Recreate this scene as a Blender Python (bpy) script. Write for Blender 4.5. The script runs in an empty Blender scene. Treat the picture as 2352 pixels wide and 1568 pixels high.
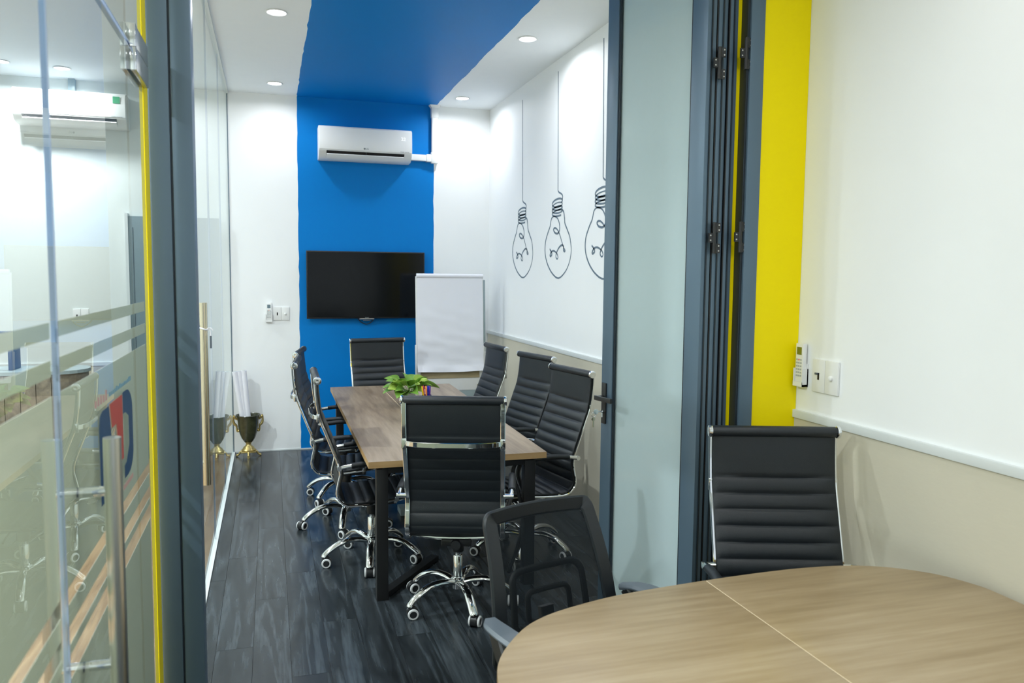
import bpy, bmesh, math, random
from mathutils import Vector, Matrix
random.seed(7)
S = bpy.context.scene
COL = S.collection

# ------------------------------------------------------------------ camera
H0 = 1.70
YAW, PIT, ROL = 0.29760, 0.08270, 0.00971
F = Vector((math.sin(YAW)*math.cos(PIT), math.cos(YAW)*math.cos(PIT), -math.sin(PIT)))
Rr = Vector((math.cos(YAW), -math.sin(YAW), 0)); U = Rr.cross(F)
R2 = math.cos(ROL)*Rr + math.sin(ROL)*U; U2 = -math.sin(ROL)*Rr + math.cos(ROL)*U
cam = bpy.data.cameras.new('camera'); camo = bpy.data.objects.new('camera', cam); COL.objects.link(camo)
camo.matrix_world = Matrix(((R2.x, U2.x, -F.x, 0), (R2.y, U2.y, -F.y, 0), (R2.z, U2.z, -F.z, H0), (0, 0, 0, 1)))
cam.sensor_width = 36; cam.lens = 27.76; cam.clip_start = 0.05
cam.dof.use_dof = True; cam.dof.focus_distance = 4.4; cam.dof.aperture_fstop = 4.5
S.camera = camo

# room constants
D = 7.837; XL = -0.356; XR = 2.1465; H = 3.361; RAIL = 1.1446; DP = 2.844; YB = -2.2; XO = -3.4

# ------------------------------------------------------------------ world, exposure, lights
w = bpy.data.worlds.new('world'); S.world = w; w.use_nodes = True
w.node_tree.nodes['Background'].inputs[0].default_value = (0.75, 0.88, 1, 1)
w.node_tree.nodes['Background'].inputs[1].default_value = 0.3
S.view_settings.view_transform = 'Standard'; S.view_settings.look = 'None'
S.view_settings.exposure = 0.0; S.view_settings.gamma = 1.0
S.view_settings.use_curve_mapping = False
LAMP_W = 10.2
WIN = bpy.data.lights.new('daylight_window', 'AREA'); WIN.shape = 'RECTANGLE'; WIN.size = 2.1; WIN.size_y = 2.0; WIN.energy = 8.0; WIN.color = (0.92, 0.97, 1.0)  # soft fill added behind the camera to lift the ceiling
WINO = bpy.data.objects.new('daylight_window', WIN); COL.objects.link(WINO); WINO.location = (0.9, YB+0.03, 2.0); WINO.rotation_euler = (math.radians(90), 0, 0)
COOL = (0.935, 0.960, 1.0); WARMISH = (1.0, 0.960, 0.950)

# ------------------------------------------------------------------ helpers
def link(name, me, mat=None, parent=None):
    o = bpy.data.objects.new(name, me); COL.objects.link(o)
    if mat is not None:
        for m in (mat if isinstance(mat, (list, tuple)) else [mat]): me.materials.append(m)
    if parent is not None: o.parent = parent
    return o
def build(name, bm, mat, parent=None, smooth=False, bevel=0, angle=35):
    bmesh.ops.recalc_face_normals(bm, faces=bm.faces)
    if bevel:
        es = [e for e in bm.edges if len(e.link_faces) == 2 and e.calc_face_angle(0) > math.radians(30)]
        bmesh.ops.bevel(bm, geom=es, offset=bevel, segments=2, affect='EDGES', profile=0.6, clamp_overlap=True)
    me = bpy.data.meshes.new(name); bm.to_mesh(me); bm.free()
    if smooth or bevel:
        for p in me.polygons: p.use_smooth = True
        try: me.set_sharp_from_angle(angle=math.radians(angle))
        except Exception: pass
    return link(name, me, mat, parent)
def tag(o, label=None, cat=None, group=None, kind=None):
    if label: o['label'] = label
    if cat: o['category'] = cat
    if group: o['group'] = group
    if kind: o['kind'] = kind
    return o
def thing(name, label, cat, loc=(0, 0, 0), rz=0, group=None):
    o = bpy.data.objects.new(name, None); COL.objects.link(o); o.empty_display_size = 0.1
    o.location = loc; o.rotation_euler = (0, 0, rz); return tag(o, label, cat, group)
def box(bm, x0, x1, y0, y1, z0, z1, mi=0, M=None):
    vs = [bm.verts.new(Vector((x, y, z)) if M is None else M @ Vector((x, y, z))) for z in (z0, z1) for y in (y0, y1) for x in (x0, x1)]
    for q in ((0, 2, 3, 1), (4, 5, 7, 6), (0, 1, 5, 4), (2, 6, 7, 3), (0, 4, 6, 2), (1, 3, 7, 5)):
        f = bm.faces.new([vs[i] for i in q]); f.material_index = mi
    return vs
def bx(*a, **k):
    bm = bmesh.new(); box(bm, *a, **k); return bm
def boxobj(name, b, mat, parent=None, bevel=0, kind=None, M=None):
    o = build(name, bx(*b, M=M), mat, parent, bevel=bevel)
    if kind: o['kind'] = kind
    return o
def lathe(bm, prof, n=24, c=(0, 0, 0), axis='z', mi=0, cap=True):
    rings = []
    for r, h in prof:
        ring = []
        for i in range(n):
            a = 2*math.pi*i/n; p = (r*math.cos(a), r*math.sin(a), h)
            if axis == 'x': p = (h, p[0], p[1])
            elif axis == 'y': p = (p[0], h, p[1])
            ring.append(bm.verts.new((p[0]+c[0], p[1]+c[1], p[2]+c[2])))
        rings.append(ring)
    for a, b in zip(rings, rings[1:]):
        for i in range(n):
            f = bm.faces.new((a[i], a[(i+1) % n], b[(i+1) % n], b[i])); f.material_index = mi
    if cap:
        for r in (rings[0], rings[-1]):
            f = bm.faces.new(r); f.material_index = mi
def cyl(bm, r, h0, h1, c=(0, 0, 0), axis='z', n=20, mi=0): lathe(bm, [(r, h0), (r, h1)], n, c, axis, mi)
def catmull(P, n=8):
    P = [Vector(p) for p in P]; Q = [P[0]*2-P[1]] + P + [P[-1]*2-P[-2]]; out = []
    for i in range(1, len(Q)-2):
        a, b, c, d = Q[i-1:i+3]
        for k in range(n):
            t = k/n
            out.append(0.5*((2*b)+(c-a)*t+(2*a-5*b+4*c-d)*t*t+(3*b-a-3*c+d)*t**3))
    out.append(P[-1]); return out
def sweep(bm, path, sec, ref=(1, 0, 0), scale=None, mi=0, closed=False):
    """sec: list of (a,b): a along ref-ish axis, b along the normal"""
    path = [Vector(p) for p in path]; n = len(path); rings = []
    ref = Vector(ref)
    for i, p in enumerate(path):
        if closed: t = path[(i+1) % n]-path[i-1]
        else: t = path[min(i+1, n-1)]-path[max(i-1, 0)]
        t.normalize(); a = ref - t*ref.dot(t)
        if a.length < 1e-4: a = Vector((0, 1, 0)) - t*t.y
        a.normalize(); b = t.cross(a); s = scale(i/(n-1)) if scale else 1.0
        sa, sb = s if isinstance(s, tuple) else (s, s)
        rings.append([bm.verts.new(p+a*(u*sa)+b*(v*sb)) for u, v in sec])
    m = len(sec); rng = range(n) if closed else range(n-1)
    for i in rng:
        A, B = rings[i], rings[(i+1) % n]
        for j in range(m):
            f = bm.faces.new((A[j], A[(j+1) % m], B[(j+1) % m], B[j])); f.material_index = mi
    if not closed:
        for r in (rings[0], rings[-1]):
            f = bm.faces.new(r); f.material_index = mi
def circ(r, n=10, r2=None):
    r2 = r if r2 is None else r2
    return [(r*math.cos(2*math.pi*i/n), r2*math.sin(2*math.pi*i/n)) for i in range(n)]
def rect(a, b, c=0.25):
    k = min(a, b)*c
    return [(a-k, b), (-a+k, b), (-a, b-k), (-a, -b+k), (-a+k, -b), (a-k, -b), (a, -b+k), (a, b-k)]
def tube(bm, path, r, n=10, ref=(0, 0, 1), smooth=0, **k):
    if smooth: path = catmull(path, smooth)
    sweep(bm, path, circ(r, n), ref, **k)
def text(name, s, size, mat, M, parent, extrude=0.0004, align='CENTER'):
    cu = bpy.data.curves.new(name, 'FONT'); cu.body = s; cu.size = size; cu.extrude = extrude
    cu.align_x = align; cu.align_y = 'CENTER'; cu.resolution_u = 3
    t = bpy.data.objects.new(name, cu); COL.objects.link(t)
    dg = bpy.context.evaluated_depsgraph_get(); me = bpy.data.meshes.new_from_object(t.evaluated_get(dg))
    bpy.data.objects.remove(t); me.transform(M); me.materials.clear()
    return link(name, me, mat, parent)
def copy_tree(o, parent=None):
    c = o.copy(); COL.objects.link(c)
    if parent is not None: c.parent = parent
    for ch in KIDS.get(o.name, []): copy_tree(ch, c)
    return c
KIDS = {}
def index_kids():
    KIDS.clear()
    for o in bpy.data.objects:
        if o.parent: KIDS.setdefault(o.parent.name, []).append(o)

# ------------------------------------------------------------------ materials
def N(nt, t, **kw):
    n = nt.nodes.new(t)
    for k, v in kw.items():
        if k.startswith('i_'):
            key = k[2:]; key = int(key) if key.isdigit() else key.replace('_', ' ')
            n.inputs[key].default_value = v
        else: setattr(n, k, v)
    return n
def L(nt, a, b): nt.links.new(a, b)
def mat(name, col, rough=0.5, metal=0, noise=0, nscale=8, bump=0, bscale=200, spec=0.5, coat=0, stretch=(1, 1, 1)):
    m = bpy.data.materials.new(name); m.use_nodes = True; nt = m.node_tree; p = nt.nodes['Principled BSDF']
    p.inputs['Base Color'].default_value = (*col, 1); p.inputs['Roughness'].default_value = rough
    p.inputs['Metallic'].default_value = metal; p.inputs['Specular IOR Level'].default_value = spec
    p.inputs['Coat Weight'].default_value = coat
    tc = N(nt, 'ShaderNodeTexCoord'); mp = N(nt, 'ShaderNodeMapping'); mp.inputs['Scale'].default_value = stretch
    L(nt, tc.outputs['Object'], mp.inputs[0])
    ns = N(nt, 'ShaderNodeTexNoise', i_Scale=nscale, i_Detail=4.0); L(nt, mp.outputs[0], ns.inputs['Vector'])
    mx = N(nt, 'ShaderNodeMix', data_type='RGBA')
    k = max(noise, 0.02)
    mx.inputs[6].default_value = (*[c*(1-k) for c in col], 1); mx.inputs[7].default_value = (*[min(1, c*(1+k)) for c in col], 1)
    L(nt, ns.outputs[0], mx.inputs[0]); L(nt, mx.outputs[2], p.inputs['Base Color'])
    if bump:
        n2 = N(nt, 'ShaderNodeTexNoise', i_Scale=bscale, i_Detail=3.0); L(nt, mp.outputs[0], n2.inputs['Vector'])
        b = N(nt, 'ShaderNodeBump', i_Strength=bump, i_Distance=0.002); L(nt, n2.outputs[0], b.inputs['Height']); L(nt, b.outputs[0], p.inputs['Normal'])
    return m
def srgb(r, g, b):
    f = lambda c: (c/255/12.92) if c/255 <= 0.04045 else ((c/255+0.055)/1.055)**2.4
    return (f(r), f(g), f(b))
M = {}
M['wall'] = mat('white_wall_paint', srgb(243, 246, 247), 0.55, noise=0.015, nscale=3, bump=0.06, bscale=90)
M['ceil'] = mat('white_ceiling_paint', srgb(244, 250, 254), 0.7, noise=0.01)
M['blue'] = mat('blue_paint', srgb(0, 122, 202), 0.5, noise=0.02, nscale=2, bump=0.05, bscale=90, spec=0.15)
M['yellow'] = mat('yellow_paint', srgb(255, 232, 0), 0.4, noise=0.02, nscale=2, bump=0.05, bscale=90, spec=0.15)
M['wainscot'] = mat('beige_vinyl_wainscot', srgb(205, 200, 182), 0.55, noise=0.03, nscale=30, stretch=(1, 1, 6), bump=0.1, bscale=160)
M['trim'] = mat('white_trim', srgb(214, 220, 220), 0.4)
M['frame'] = mat('blue_grey_aluminium', srgb(90, 112, 130), 0.38, noise=0.03, nscale=4, metal=0.25)
M['framed'] = mat('dark_grey_aluminium_groove', srgb(40, 50, 58), 0.4, metal=0.3)
M['chrome'] = mat('chrome', (0.82, 0.84, 0.85), 0.07, metal=1)
M['steel'] = mat('brushed_steel', (0.62, 0.62, 0.60), 0.28, metal=1, noise=0.06, nscale=60, stretch=(8, 8, 0.3))
M['brass'] = mat('brass_tinted_steel', (0.70, 0.62, 0.46), 0.2, metal=1, noise=0.05)
M['leather'] = mat('black_leather', (0.012, 0.0165, 0.021), 0.42, noise=0.10, nscale=40, bump=0.25, bscale=420, spec=0.45)
M['plastic'] = mat('black_plastic', (0.016, 0.018, 0.020), 0.38, noise=0.05, bump=0.1, bscale=300)
M['greypl'] = mat('grey_soft_plastic', (0.10, 0.125, 0.15), 0.42, noise=0.04)
M['whitepl'] = mat('white_plastic', srgb(235, 237, 236), 0.35, noise=0.01)
M['ring'] = mat('white_wheel_ring', srgb(215, 218, 220), 0.4)
M['black'] = mat('black_void', (0.004, 0.004, 0.005), 0.5)
M['blackmetal'] = mat('black_powder_coated_steel', (0.010, 0.011, 0.012), 0.42, noise=0.05)
M['paper'] = mat('white_paper', srgb(232, 234, 242), 0.6, noise=0.01)
M['ink'] = mat('grey_mural_paint', srgb(104, 122, 136), 0.6)
M['screen'] = mat('tv_screen', (0.004, 0.005, 0.006), 0.12, spec=0.25)
M['bezel'] = mat('tv_bezel', (0.008, 0.008, 0.009), 0.3)
M['logo'] = mat('grey_print', srgb(120, 128, 134), 0.5)
M['lcd'] = mat('green_grey_lcd', srgb(120, 124, 40), 0.3)
M['lcdb'] = mat('grey_lcd', srgb(110, 130, 140), 0.3)
M['red'] = mat('red_button', srgb(225, 140, 125), 0.4)
M['btn'] = mat('grey_button', srgb(170, 178, 180), 0.4)
M['green'] = mat('green_energy_label', srgb(60, 150, 105), 0.5, noise=0.1, nscale=60)
M['urn'] = mat('mottled_bronze_green_glaze', (0.045, 0.048, 0.022), 0.22, noise=0.7, nscale=28, spec=0.7)
M['gold'] = mat('antique_gold', (0.46, 0.36, 0.14), 0.32, metal=0.75, noise=0.3, nscale=50, bump=0.4, bscale=90)
M['leaf'] = mat('pothos_leaf', (0.16, 0.33, 0.045), 0.38, noise=0.35, nscale=22)
M['leaf2'] = mat('pale_pothos_leaf', (0.34, 0.50, 0.08), 0.38, noise=0.3, nscale=22)
M['stem'] = mat('green_stem', (0.12, 0.25, 0.04), 0.5)
M['soil'] = mat('soil', (0.03, 0.02, 0.012), 0.9, noise=0.4, nscale=90)
M['ceramic'] = mat('white_ceramic', srgb(222, 228, 226), 0.25)
M['strip'] = mat('pale_wood_strip', srgb(160, 146, 112), 0.5, noise=0.15, nscale=12, stretch=(1, 12, 12))
M['seam'] = mat('pale_seam', srgb(226, 208, 176), 0.5)
M['logoblue'] = mat('logo_blue_film', srgb(0, 68, 112), 0.4)
M['logored'] = mat('logo_red_film', srgb(190, 70, 62), 0.4)
M['logopale'] = mat('logo_pale_red_film', srgb(196, 150, 150), 0.5)
M['logotxt'] = mat('logo_text_blue_film', srgb(96, 150, 180), 0.5)
M['bluebox'] = mat('dark_blue_card', srgb(0, 62, 110), 0.4)
M['palepanel'] = mat('pale_grey_panel', srgb(150, 166, 170), 0.35)
M['outdoor_wall'] = mat('outer_white_paint', srgb(226, 232, 230), 0.6, noise=0.01)
M['outerdoor'] = mat('grey_painted_door', srgb(105, 124, 130), 0.4)
for n_, c_ in (('pen_yellow', (240, 205, 0)), ('pen_orange', (240, 130, 80)), ('pen_blue', (10, 40, 190)), ('pen_purple', (80, 20, 150)), ('pen_pink', (225, 60, 120))):
    M[n_] = mat(n_, srgb(*c_), 0.35)

def wood(name, cols, along='y', rough=0.35, scale=1.0, rand=False, bump=0.05, spec=0.5, contrast=1.0, band=5.0):
    """long-grain wood: stretched, distorted bands, optional per-object random offset and tone"""
    m = bpy.data.materials.new(name); m.use_nodes = True; nt = m.node_tree; p = nt.nodes['Principled BSDF']
    tc = N(nt, 'ShaderNodeTexCoord'); mp = N(nt, 'ShaderNodeMapping')
    s = (11*scale, 0.9*scale, 9*scale) if along == 'y' else (0.9*scale, 11*scale, 9*scale)
    mp.inputs['Scale'].default_value = s
    src = tc.outputs['Object']
    if rand:
        oi = N(nt, 'ShaderNodeObjectInfo'); ml = N(nt, 'ShaderNodeMath', operation='MULTIPLY'); ml.inputs[1].default_value = 57.0
        L(nt, oi.outputs['Random'], ml.inputs[0]); cb = N(nt, 'ShaderNodeCombineXYZ'); L(nt, ml.outputs[0], cb.inputs[0]); L(nt, ml.outputs[0], cb.inputs[1])
        ad = N(nt, 'ShaderNodeVectorMath', operation='ADD'); L(nt, src, ad.inputs[0]); L(nt, cb.outputs[0], ad.inputs[1]); src = ad.outputs[0]
    L(nt, src, mp.inputs[0])
    n1 = N(nt, 'ShaderNodeTexNoise', i_Scale=0.55, i_Detail=2.0, i_Distortion=0.4); L(nt, mp.outputs[0], n1.inputs['Vector'])
    mlt = N(nt, 'ShaderNodeMath', operation='MULTIPLY'); mlt.inputs[1].default_value = band*2
    L(nt, n1.outputs[0], mlt.inputs[0])
    pp = N(nt, 'ShaderNodeMath', operation='PINGPONG'); pp.inputs[1].default_value = 1.0; L(nt, mlt.outputs[0], pp.inputs[0])
    n2 = N(nt, 'ShaderNodeTexNoise', i_Scale=6.0, i_Detail=5.0); L(nt, mp.outputs[0], n2.inputs['Vector'])
    n3 = N(nt, 'ShaderNodeTexNoise', i_Scale=0.5, i_Detail=2.0); L(nt, mp.outputs[0], n3.inputs['Vector'])
    a = N(nt, 'ShaderNodeMath', operation='MULTIPLY_ADD'); a.inputs[1].default_value = 0.35*contrast; L(nt, pp.outputs[0], a.inputs[0])
    b = N(nt, 'ShaderNodeMath', operation='MULTIPLY'); b.inputs[1].default_value = 0.55; L(nt, n2.outputs[0], b.inputs[0])
    L(nt, b.outputs[0], a.inputs[2])
    c = N(nt, 'ShaderNodeMath', operation='MULTIPLY_ADD'); c.inputs[1].default_value = 0.5; L(nt, n3.outputs[0], c.inputs[0]); L(nt, a.outputs[0], c.inputs[2])
    last = c.outputs[0]
    if rand:
        d = N(nt, 'ShaderNodeMath', operation='MULTIPLY_ADD'); d.inputs[1].default_value = 0.12; L(nt, oi.outputs['Random'], d.inputs[0]); L(nt, last, d.inputs[2]); last = d.outputs[0]
    r = N(nt, 'ShaderNodeValToRGB'); r.color_ramp.elements[0].position = 0.38; r.color_ramp.elements[1].position = 1.02
    r.color_ramp.elements[0].color = (*cols[0], 1); r.color_ramp.elements[1].color = (*cols[-1], 1)
    if len(cols) == 3:
        e = r.color_ramp.elements.new(0.7); e.color = (*cols[1], 1)
    L(nt, last, r.inputs[0]); L(nt, r.outputs[0], p.inputs['Base Color'])
    p.inputs['Roughness'].default_value = rough; p.inputs['Specular IOR Level'].default_value = spec
    bp = N(nt, 'ShaderNodeBump', i_Strength=bump, i_Distance=0.001); L(nt, last, bp.inputs['Height']); L(nt, bp.outputs[0], p.inputs['Normal'])
    return m
M['plank'] = wood('dark_grey_wood_plank', [srgb(22, 26, 29), srgb(42, 48, 52), srgb(68, 76, 82)], 'y', 0.25, scale=1.25, contrast=0.95, rand=True, bump=0.02, spec=0.36, band=5.5)
M['tabletop'] = wood('grey_brown_laminate', [srgb(112, 96, 80), srgb(146, 129, 110), srgb(174, 157, 138)], 'y', 0.4, scale=0.8, band=2.2)
M['tableedge'] = wood('tan_edge_band', [srgb(160, 128, 84), srgb(186, 154, 108)], 'x', 0.45)
M['neartop'] = wood('light_oak_laminate', [srgb(128, 108, 76), srgb(156, 136, 104), srgb(176, 158, 128)], 'x', 0.36, scale=0.7, band=1.6)
M['tanfloor'] = wood('tan_wood_floor', [srgb(140, 110, 78), srgb(190, 160, 120)], 'y', 0.35)
M['deskwood'] = wood('grey_brown_plank', [srgb(92, 86, 74), srgb(140, 130, 112)], 'y', 0.5, rand=True)

def glass_mat(name, tint=(0.93, 0.965, 0.955), ior=1.58, strength=1.0):
    """thin architectural pane: Fresnel mirror reflection on the outer side of each face, tinted straight-through transmission"""
    m = bpy.data.materials.new(name); m.use_nodes = True; nt = m.node_tree; nt.nodes.clear()
    out = N(nt, 'ShaderNodeOutputMaterial'); tr = N(nt, 'ShaderNodeBsdfTransparent'); gl = N(nt, 'ShaderNodeBsdfGlossy')
    tr.inputs[0].default_value = (*tint, 1); gl.inputs['Roughness'].default_value = 0.0; gl.inputs[0].default_value = (0.93, 0.97, 0.97, 1)
    fr = N(nt, 'ShaderNodeFresnel'); fr.inputs[0].default_value = ior
    ge = N(nt, 'ShaderNodeNewGeometry'); inv = N(nt, 'ShaderNodeMath', operation='SUBTRACT'); inv.inputs[0].default_value = 1.0
    L(nt, ge.outputs['Backfacing'], inv.inputs[1]); mu = N(nt, 'ShaderNodeMath', operation='MULTIPLY'); L(nt, fr.outputs[0], mu.inputs[0]); L(nt, inv.outputs[0], mu.inputs[1])
    mx = N(nt, 'ShaderNodeMixShader'); L(nt, mu.outputs[0], mx.inputs[0]); L(nt, tr.outputs[0], mx.inputs[1]); L(nt, gl.outputs[0], mx.inputs[2])
    L(nt, mx.outputs[0], out.inputs[0]); return m
M['glass'] = glass_mat('clear_glass')
M['glassedge'] = mat('pale_blue_glass_edge', srgb(168, 186, 214), 0.15, spec=0.8)
def frost_mat(name, col, clear=0.0, rough=0.35, trans=0.5, gloss=1.0):
    m = bpy.data.materials.new(name); m.use_nodes = True; nt = m.node_tree; nt.nodes.clear()
    out = N(nt, 'ShaderNodeOutputMaterial'); df = N(nt, 'ShaderNodeBsdfDiffuse'); tl = N(nt, 'ShaderNodeBsdfTranslucent'); tp = N(nt, 'ShaderNodeBsdfTransparent')
    tc = N(nt, 'ShaderNodeTexCoord'); ns = N(nt, 'ShaderNodeTexNoise', i_Scale=30.0); L(nt, tc.outputs['Object'], ns.inputs['Vector'])
    cm = N(nt, 'ShaderNodeMix', data_type='RGBA'); cm.inputs[6].default_value = (*[c*0.98 for c in col], 1); cm.inputs[7].default_value = (*col, 1); L(nt, ns.outputs[0], cm.inputs[0])
    L(nt, cm.outputs[2], df.inputs[0]); L(nt, cm.outputs[2], tl.inputs[0])
    gl = N(nt, 'ShaderNodeBsdfGlossy'); gl.inputs['Roughness'].default_value = rough
    m1 = N(nt, 'ShaderNodeMixShader'); m1.inputs[0].default_value = trans; L(nt, df.outputs[0], m1.inputs[1]); L(nt, tl.outputs[0], m1.inputs[2])
    m2 = N(nt, 'ShaderNodeMixShader'); m2.inputs[0].default_value = clear; L(nt, m1.outputs[0], m2.inputs[1]); L(nt, tp.outputs[0], m2.inputs[2])
    fr = N(nt, 'ShaderNodeFresnel'); fr.inputs[0].default_value = 1.45; gm = N(nt, 'ShaderNodeMath', operation='MULTIPLY'); gm.inputs[1].default_value = gloss; L(nt, fr.outputs[0], gm.inputs[0])
    m3 = N(nt, 'ShaderNodeMixShader'); L(nt, gm.outputs[0], m3.inputs[0]); L(nt, m2.outputs[0], m3.inputs[1]); L(nt, gl.outputs[0], m3.inputs[2])
    L(nt, m3.outputs[0], out.inputs[0]); return m
M['film'] = frost_mat('frosted_window_film', srgb(240, 244, 228), clear=0.06, rough=0.5, trans=0.65)
M['frost'] = frost_mat('frosted_glass', srgb(228, 248, 252), clear=0.0, rough=0.12, trans=0.45)
M['mesh'] = frost_mat('black_mesh_fabric', (0.020, 0.026, 0.031), clear=0.40, rough=0.6, trans=0.2, gloss=0.0)
def emit(name, col, s):
    m = bpy.data.materials.new(name); m.use_nodes = True; nt = m.node_tree; p = nt.nodes['Principled BSDF']
    p.inputs['Base Color'].default_value = (0.8, 0.8, 0.8, 1); p.inputs['Emission Color'].default_value = (*col, 1); p.inputs['Emission Strength'].default_value = s
    return m
M['lamp'] = emit('lamp_diffuser', COOL, 14.0)

# ------------------------------------------------------------------ structure
def jitter_line(x, n, amp): return [x + random.uniform(-amp, amp) for _ in range(n+1)]
def painted(name, fx, spans, n, t, mats):
    """surface made of long strips; spans: list of edge offset lists; fx(a,b,depth)->xyz"""
    bm = bmesh.new(); rows = []
    for k in range(n+1):
        rows.append([bm.verts.new(fx(sp[k], k/n, 0)) for sp in spans])
    for k in range(n):
        for j in range(len(spans)-1):
            f = bm.faces.new((rows[k][j], rows[k][j+1], rows[k+1][j+1], rows[k+1][j])); f.material_index = mats[j][1]
    geo = bmesh.ops.extrude_face_region(bm, geom=bm.faces[:])
    off = Vector(fx(0, 0, 1)) - Vector(fx(0, 0, 0))
    for v in geo['geom']:
        if isinstance(v, bmesh.types.BMVert): v.co += off*t
    return bm
n = 40
bl = jitter_line(0.268, n, 0.004); br = jitter_line(1.572, n, 0.004)
o = build('wall_back', painted('wall_back', lambda a, b, d: (a, D+d, b*H), [[XL]*(n+1), bl, br, [XR]*(n+1)], n, 0.1, [(0, 0), (0, 1), (0, 0)]), [M['wall'], M['blue']]); tag(o, kind='structure')
n = 60
bl = jitter_line(0.268, n, 0.005); br = jitter_line(1.588, n, 0.005)
bm = painted('ceiling', lambda a, b, d: (a, DP+0.05+b*(D-DP-0.05), H+d), [[XL]*(n+1), bl, br, [XR]*(n+1)], n, 0.1, [(0, 0), (0, 1), (0, 0)])
box(bm, XL, XR, YB, DP+0.05, H, H+0.1)
ceiling = build('ceiling', bm, [M['ceil'], M['blue']]); tag(ceiling, kind='structure')
boxobj('wall_right', (XR, XR+0.1, YB, D+0.1, 0, H), M['wall'], kind='structure')
wf = bmesh.new(); box(wf, XL, XR, YB-0.1, YB, 0, 0.98); box(wf, XL, XR, YB-0.1, YB, 3.02, H); box(wf, XL, -0.17, YB-0.1, YB, 0.98, 3.02); box(wf, 1.97, XR, YB-0.1, YB, 0.98, 3.02)
tag(build('wall_front', wf, M['wall']), kind='structure')
w3 = boxobj('window_3', (-0.17, 1.97, YB-0.06, YB-0.05, 0.98, 3.02), M['glass'], kind='structure')  # unseen window, put in to go with the added fill light
for x in (-0.17, 0.87, 1.91): boxobj('window_frame', (x, x+0.06, YB-0.08, YB-0.02, 0.98, 3.02), M['frame'], w3)
wr = boxobj('trim_1', (XR-0.006, XR, YB, D, 0, RAIL-0.03), M['wainscot'], kind='structure')
tag(wr, 'beige vinyl wainscot covering the lower right wall')
rl = boxobj('trim_2', (XR-0.016, XR, YB, D, RAIL-0.034, RAIL), M['trim'], bevel=0.003, kind='structure'); tag(rl, 'white dado rail above the beige wainscot')
boxobj('baseboard_back', (XL+0.02, 1.95, D-0.006, D, 0, 0.012), M['trim'], kind='structure')

floor = boxobj('floor', (XL-0.02, XR, YB, D, -0.1, -0.003), M['black'], kind='structure')
pw, plen = 0.1615, 1.21
edges = [0.065 + pw*k for k in range(-3, 14)]
known = {-2: 4.88, -1: 4.21, 0: 4.55, 1: 3.85, 2: 4.21}
meshcache = {}
for k in range(-3, 14):
    x0 = max(0.065+pw*k, XL+0.001); x1 = min(0.065+pw*(k+1), XR-0.001)
    if x1-x0 < 0.01: continue
    off = known.get(k, random.uniform(0, plen)) % plen
    y = off - plen*3
    while y < D:
        a, b = max(y, YB), min(y+plen, D)
        if b-a > 0.02:
            key = (round(x1-x0, 3), round(b-a, 3))
            g = 0.0009
            if key not in meshcache:
                bm = bx(g, x1-x0-g, g, b-a-g, -0.004, 0.0)
                me = bpy.data.meshes.new('plank'); bmesh.ops.recalc_face_normals(bm, faces=bm.faces); bm.to_mesh(me); bm.free(); me.materials.append(M['plank']); meshcache[key] = me
            p = bpy.data.objects.new('plank', meshcache[key]); COL.objects.link(p); p.location = (x0, a, 0); p.parent = floor
        y += plen

# neighbouring office beyond the glass
boxobj('floor_outer', (XO, XL-0.02, YB, D, -0.1, 0.0), M['tanfloor'], kind='structure')
boxobj('ceiling_outer', (XO, XL, YB, D, H, H+0.1), M['ceil'], kind='structure')
boxobj('wall_outer_back', (XO, XL, D, D+0.1, 0, H), M['outdoor_wall'], kind='structure')
boxobj('wall_outer_left', (XO-0.1, XO, YB, D+0.1, 0, H), M['outdoor_wall'], kind='structure')
boxobj('wall_outer_front', (XO, XL, YB-0.1, YB, 0, H), M['outdoor_wall'], kind='structure')
o = boxobj('trim_3', (XO, -1.22, D-0.016, D, 0.862, 0.893), M['trim'], kind='structure')
o = boxobj('trim_4', (XO, -1.22, D-0.006, D, 0, 0.862), M['wainscot'], kind='structure')
d1 = boxobj('door_1', (-1.20, -0.44, D-0.05, D-0.003, 0, 2.20), M['outerdoor'], bevel=0.003, kind='structure'); tag(d1, 'grey door of the neighbouring office seen through the glass')
boxobj('door_frame', (-1.225, -1.20, D-0.06, D-0.003, 0, 2.225), M['trim'], d1)
boxobj('door_stile', (-1.165, -1.16, D-0.053, D-0.05, 0.1, 2.1), M['framed'], d1)

# ------------------------------------------------------------------ glass walls (structure)
gt = 0.010
def pane(name, y0, y1, z0, z1, parent):
    o = boxobj(name, (XL-gt/2, XL+gt/2, y0, y1, z0, z1), M['glass'], parent); return o
win1 = boxobj('window_1', (XL-0.018, XL+0.018, 2.86, D, 0.0, 0.010), M['trim'], kind='structure'); tag(win1, 'frameless glass wall along the left side of the meeting room')
boxobj('ceiling_channel', (XL-0.018, XL+0.018, 2.86, D, H-0.02, H-0.001), M['trim'], win1)
ys = [2.862, 3.62, 5.25, 6.475, D-0.002]
for a, b in zip(ys, ys[1:]):
    pane('pane', a+0.0015, b-0.0015, 0.011, H-0.021, win1)
for y in ys[1:4]:
    boxobj('pane_joint', (XL-gt/2-0.0003, XL+gt/2+0.0003, y-0.0015, y+0.0015, 0.011, H-0.021), M['glassedge'], win1)
boxobj('corner_bead', (XL+gt/2, XL+gt/2+0.004, D-0.006, D-0.001, 0.011, H-0.021), M['frame'], win1)

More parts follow.
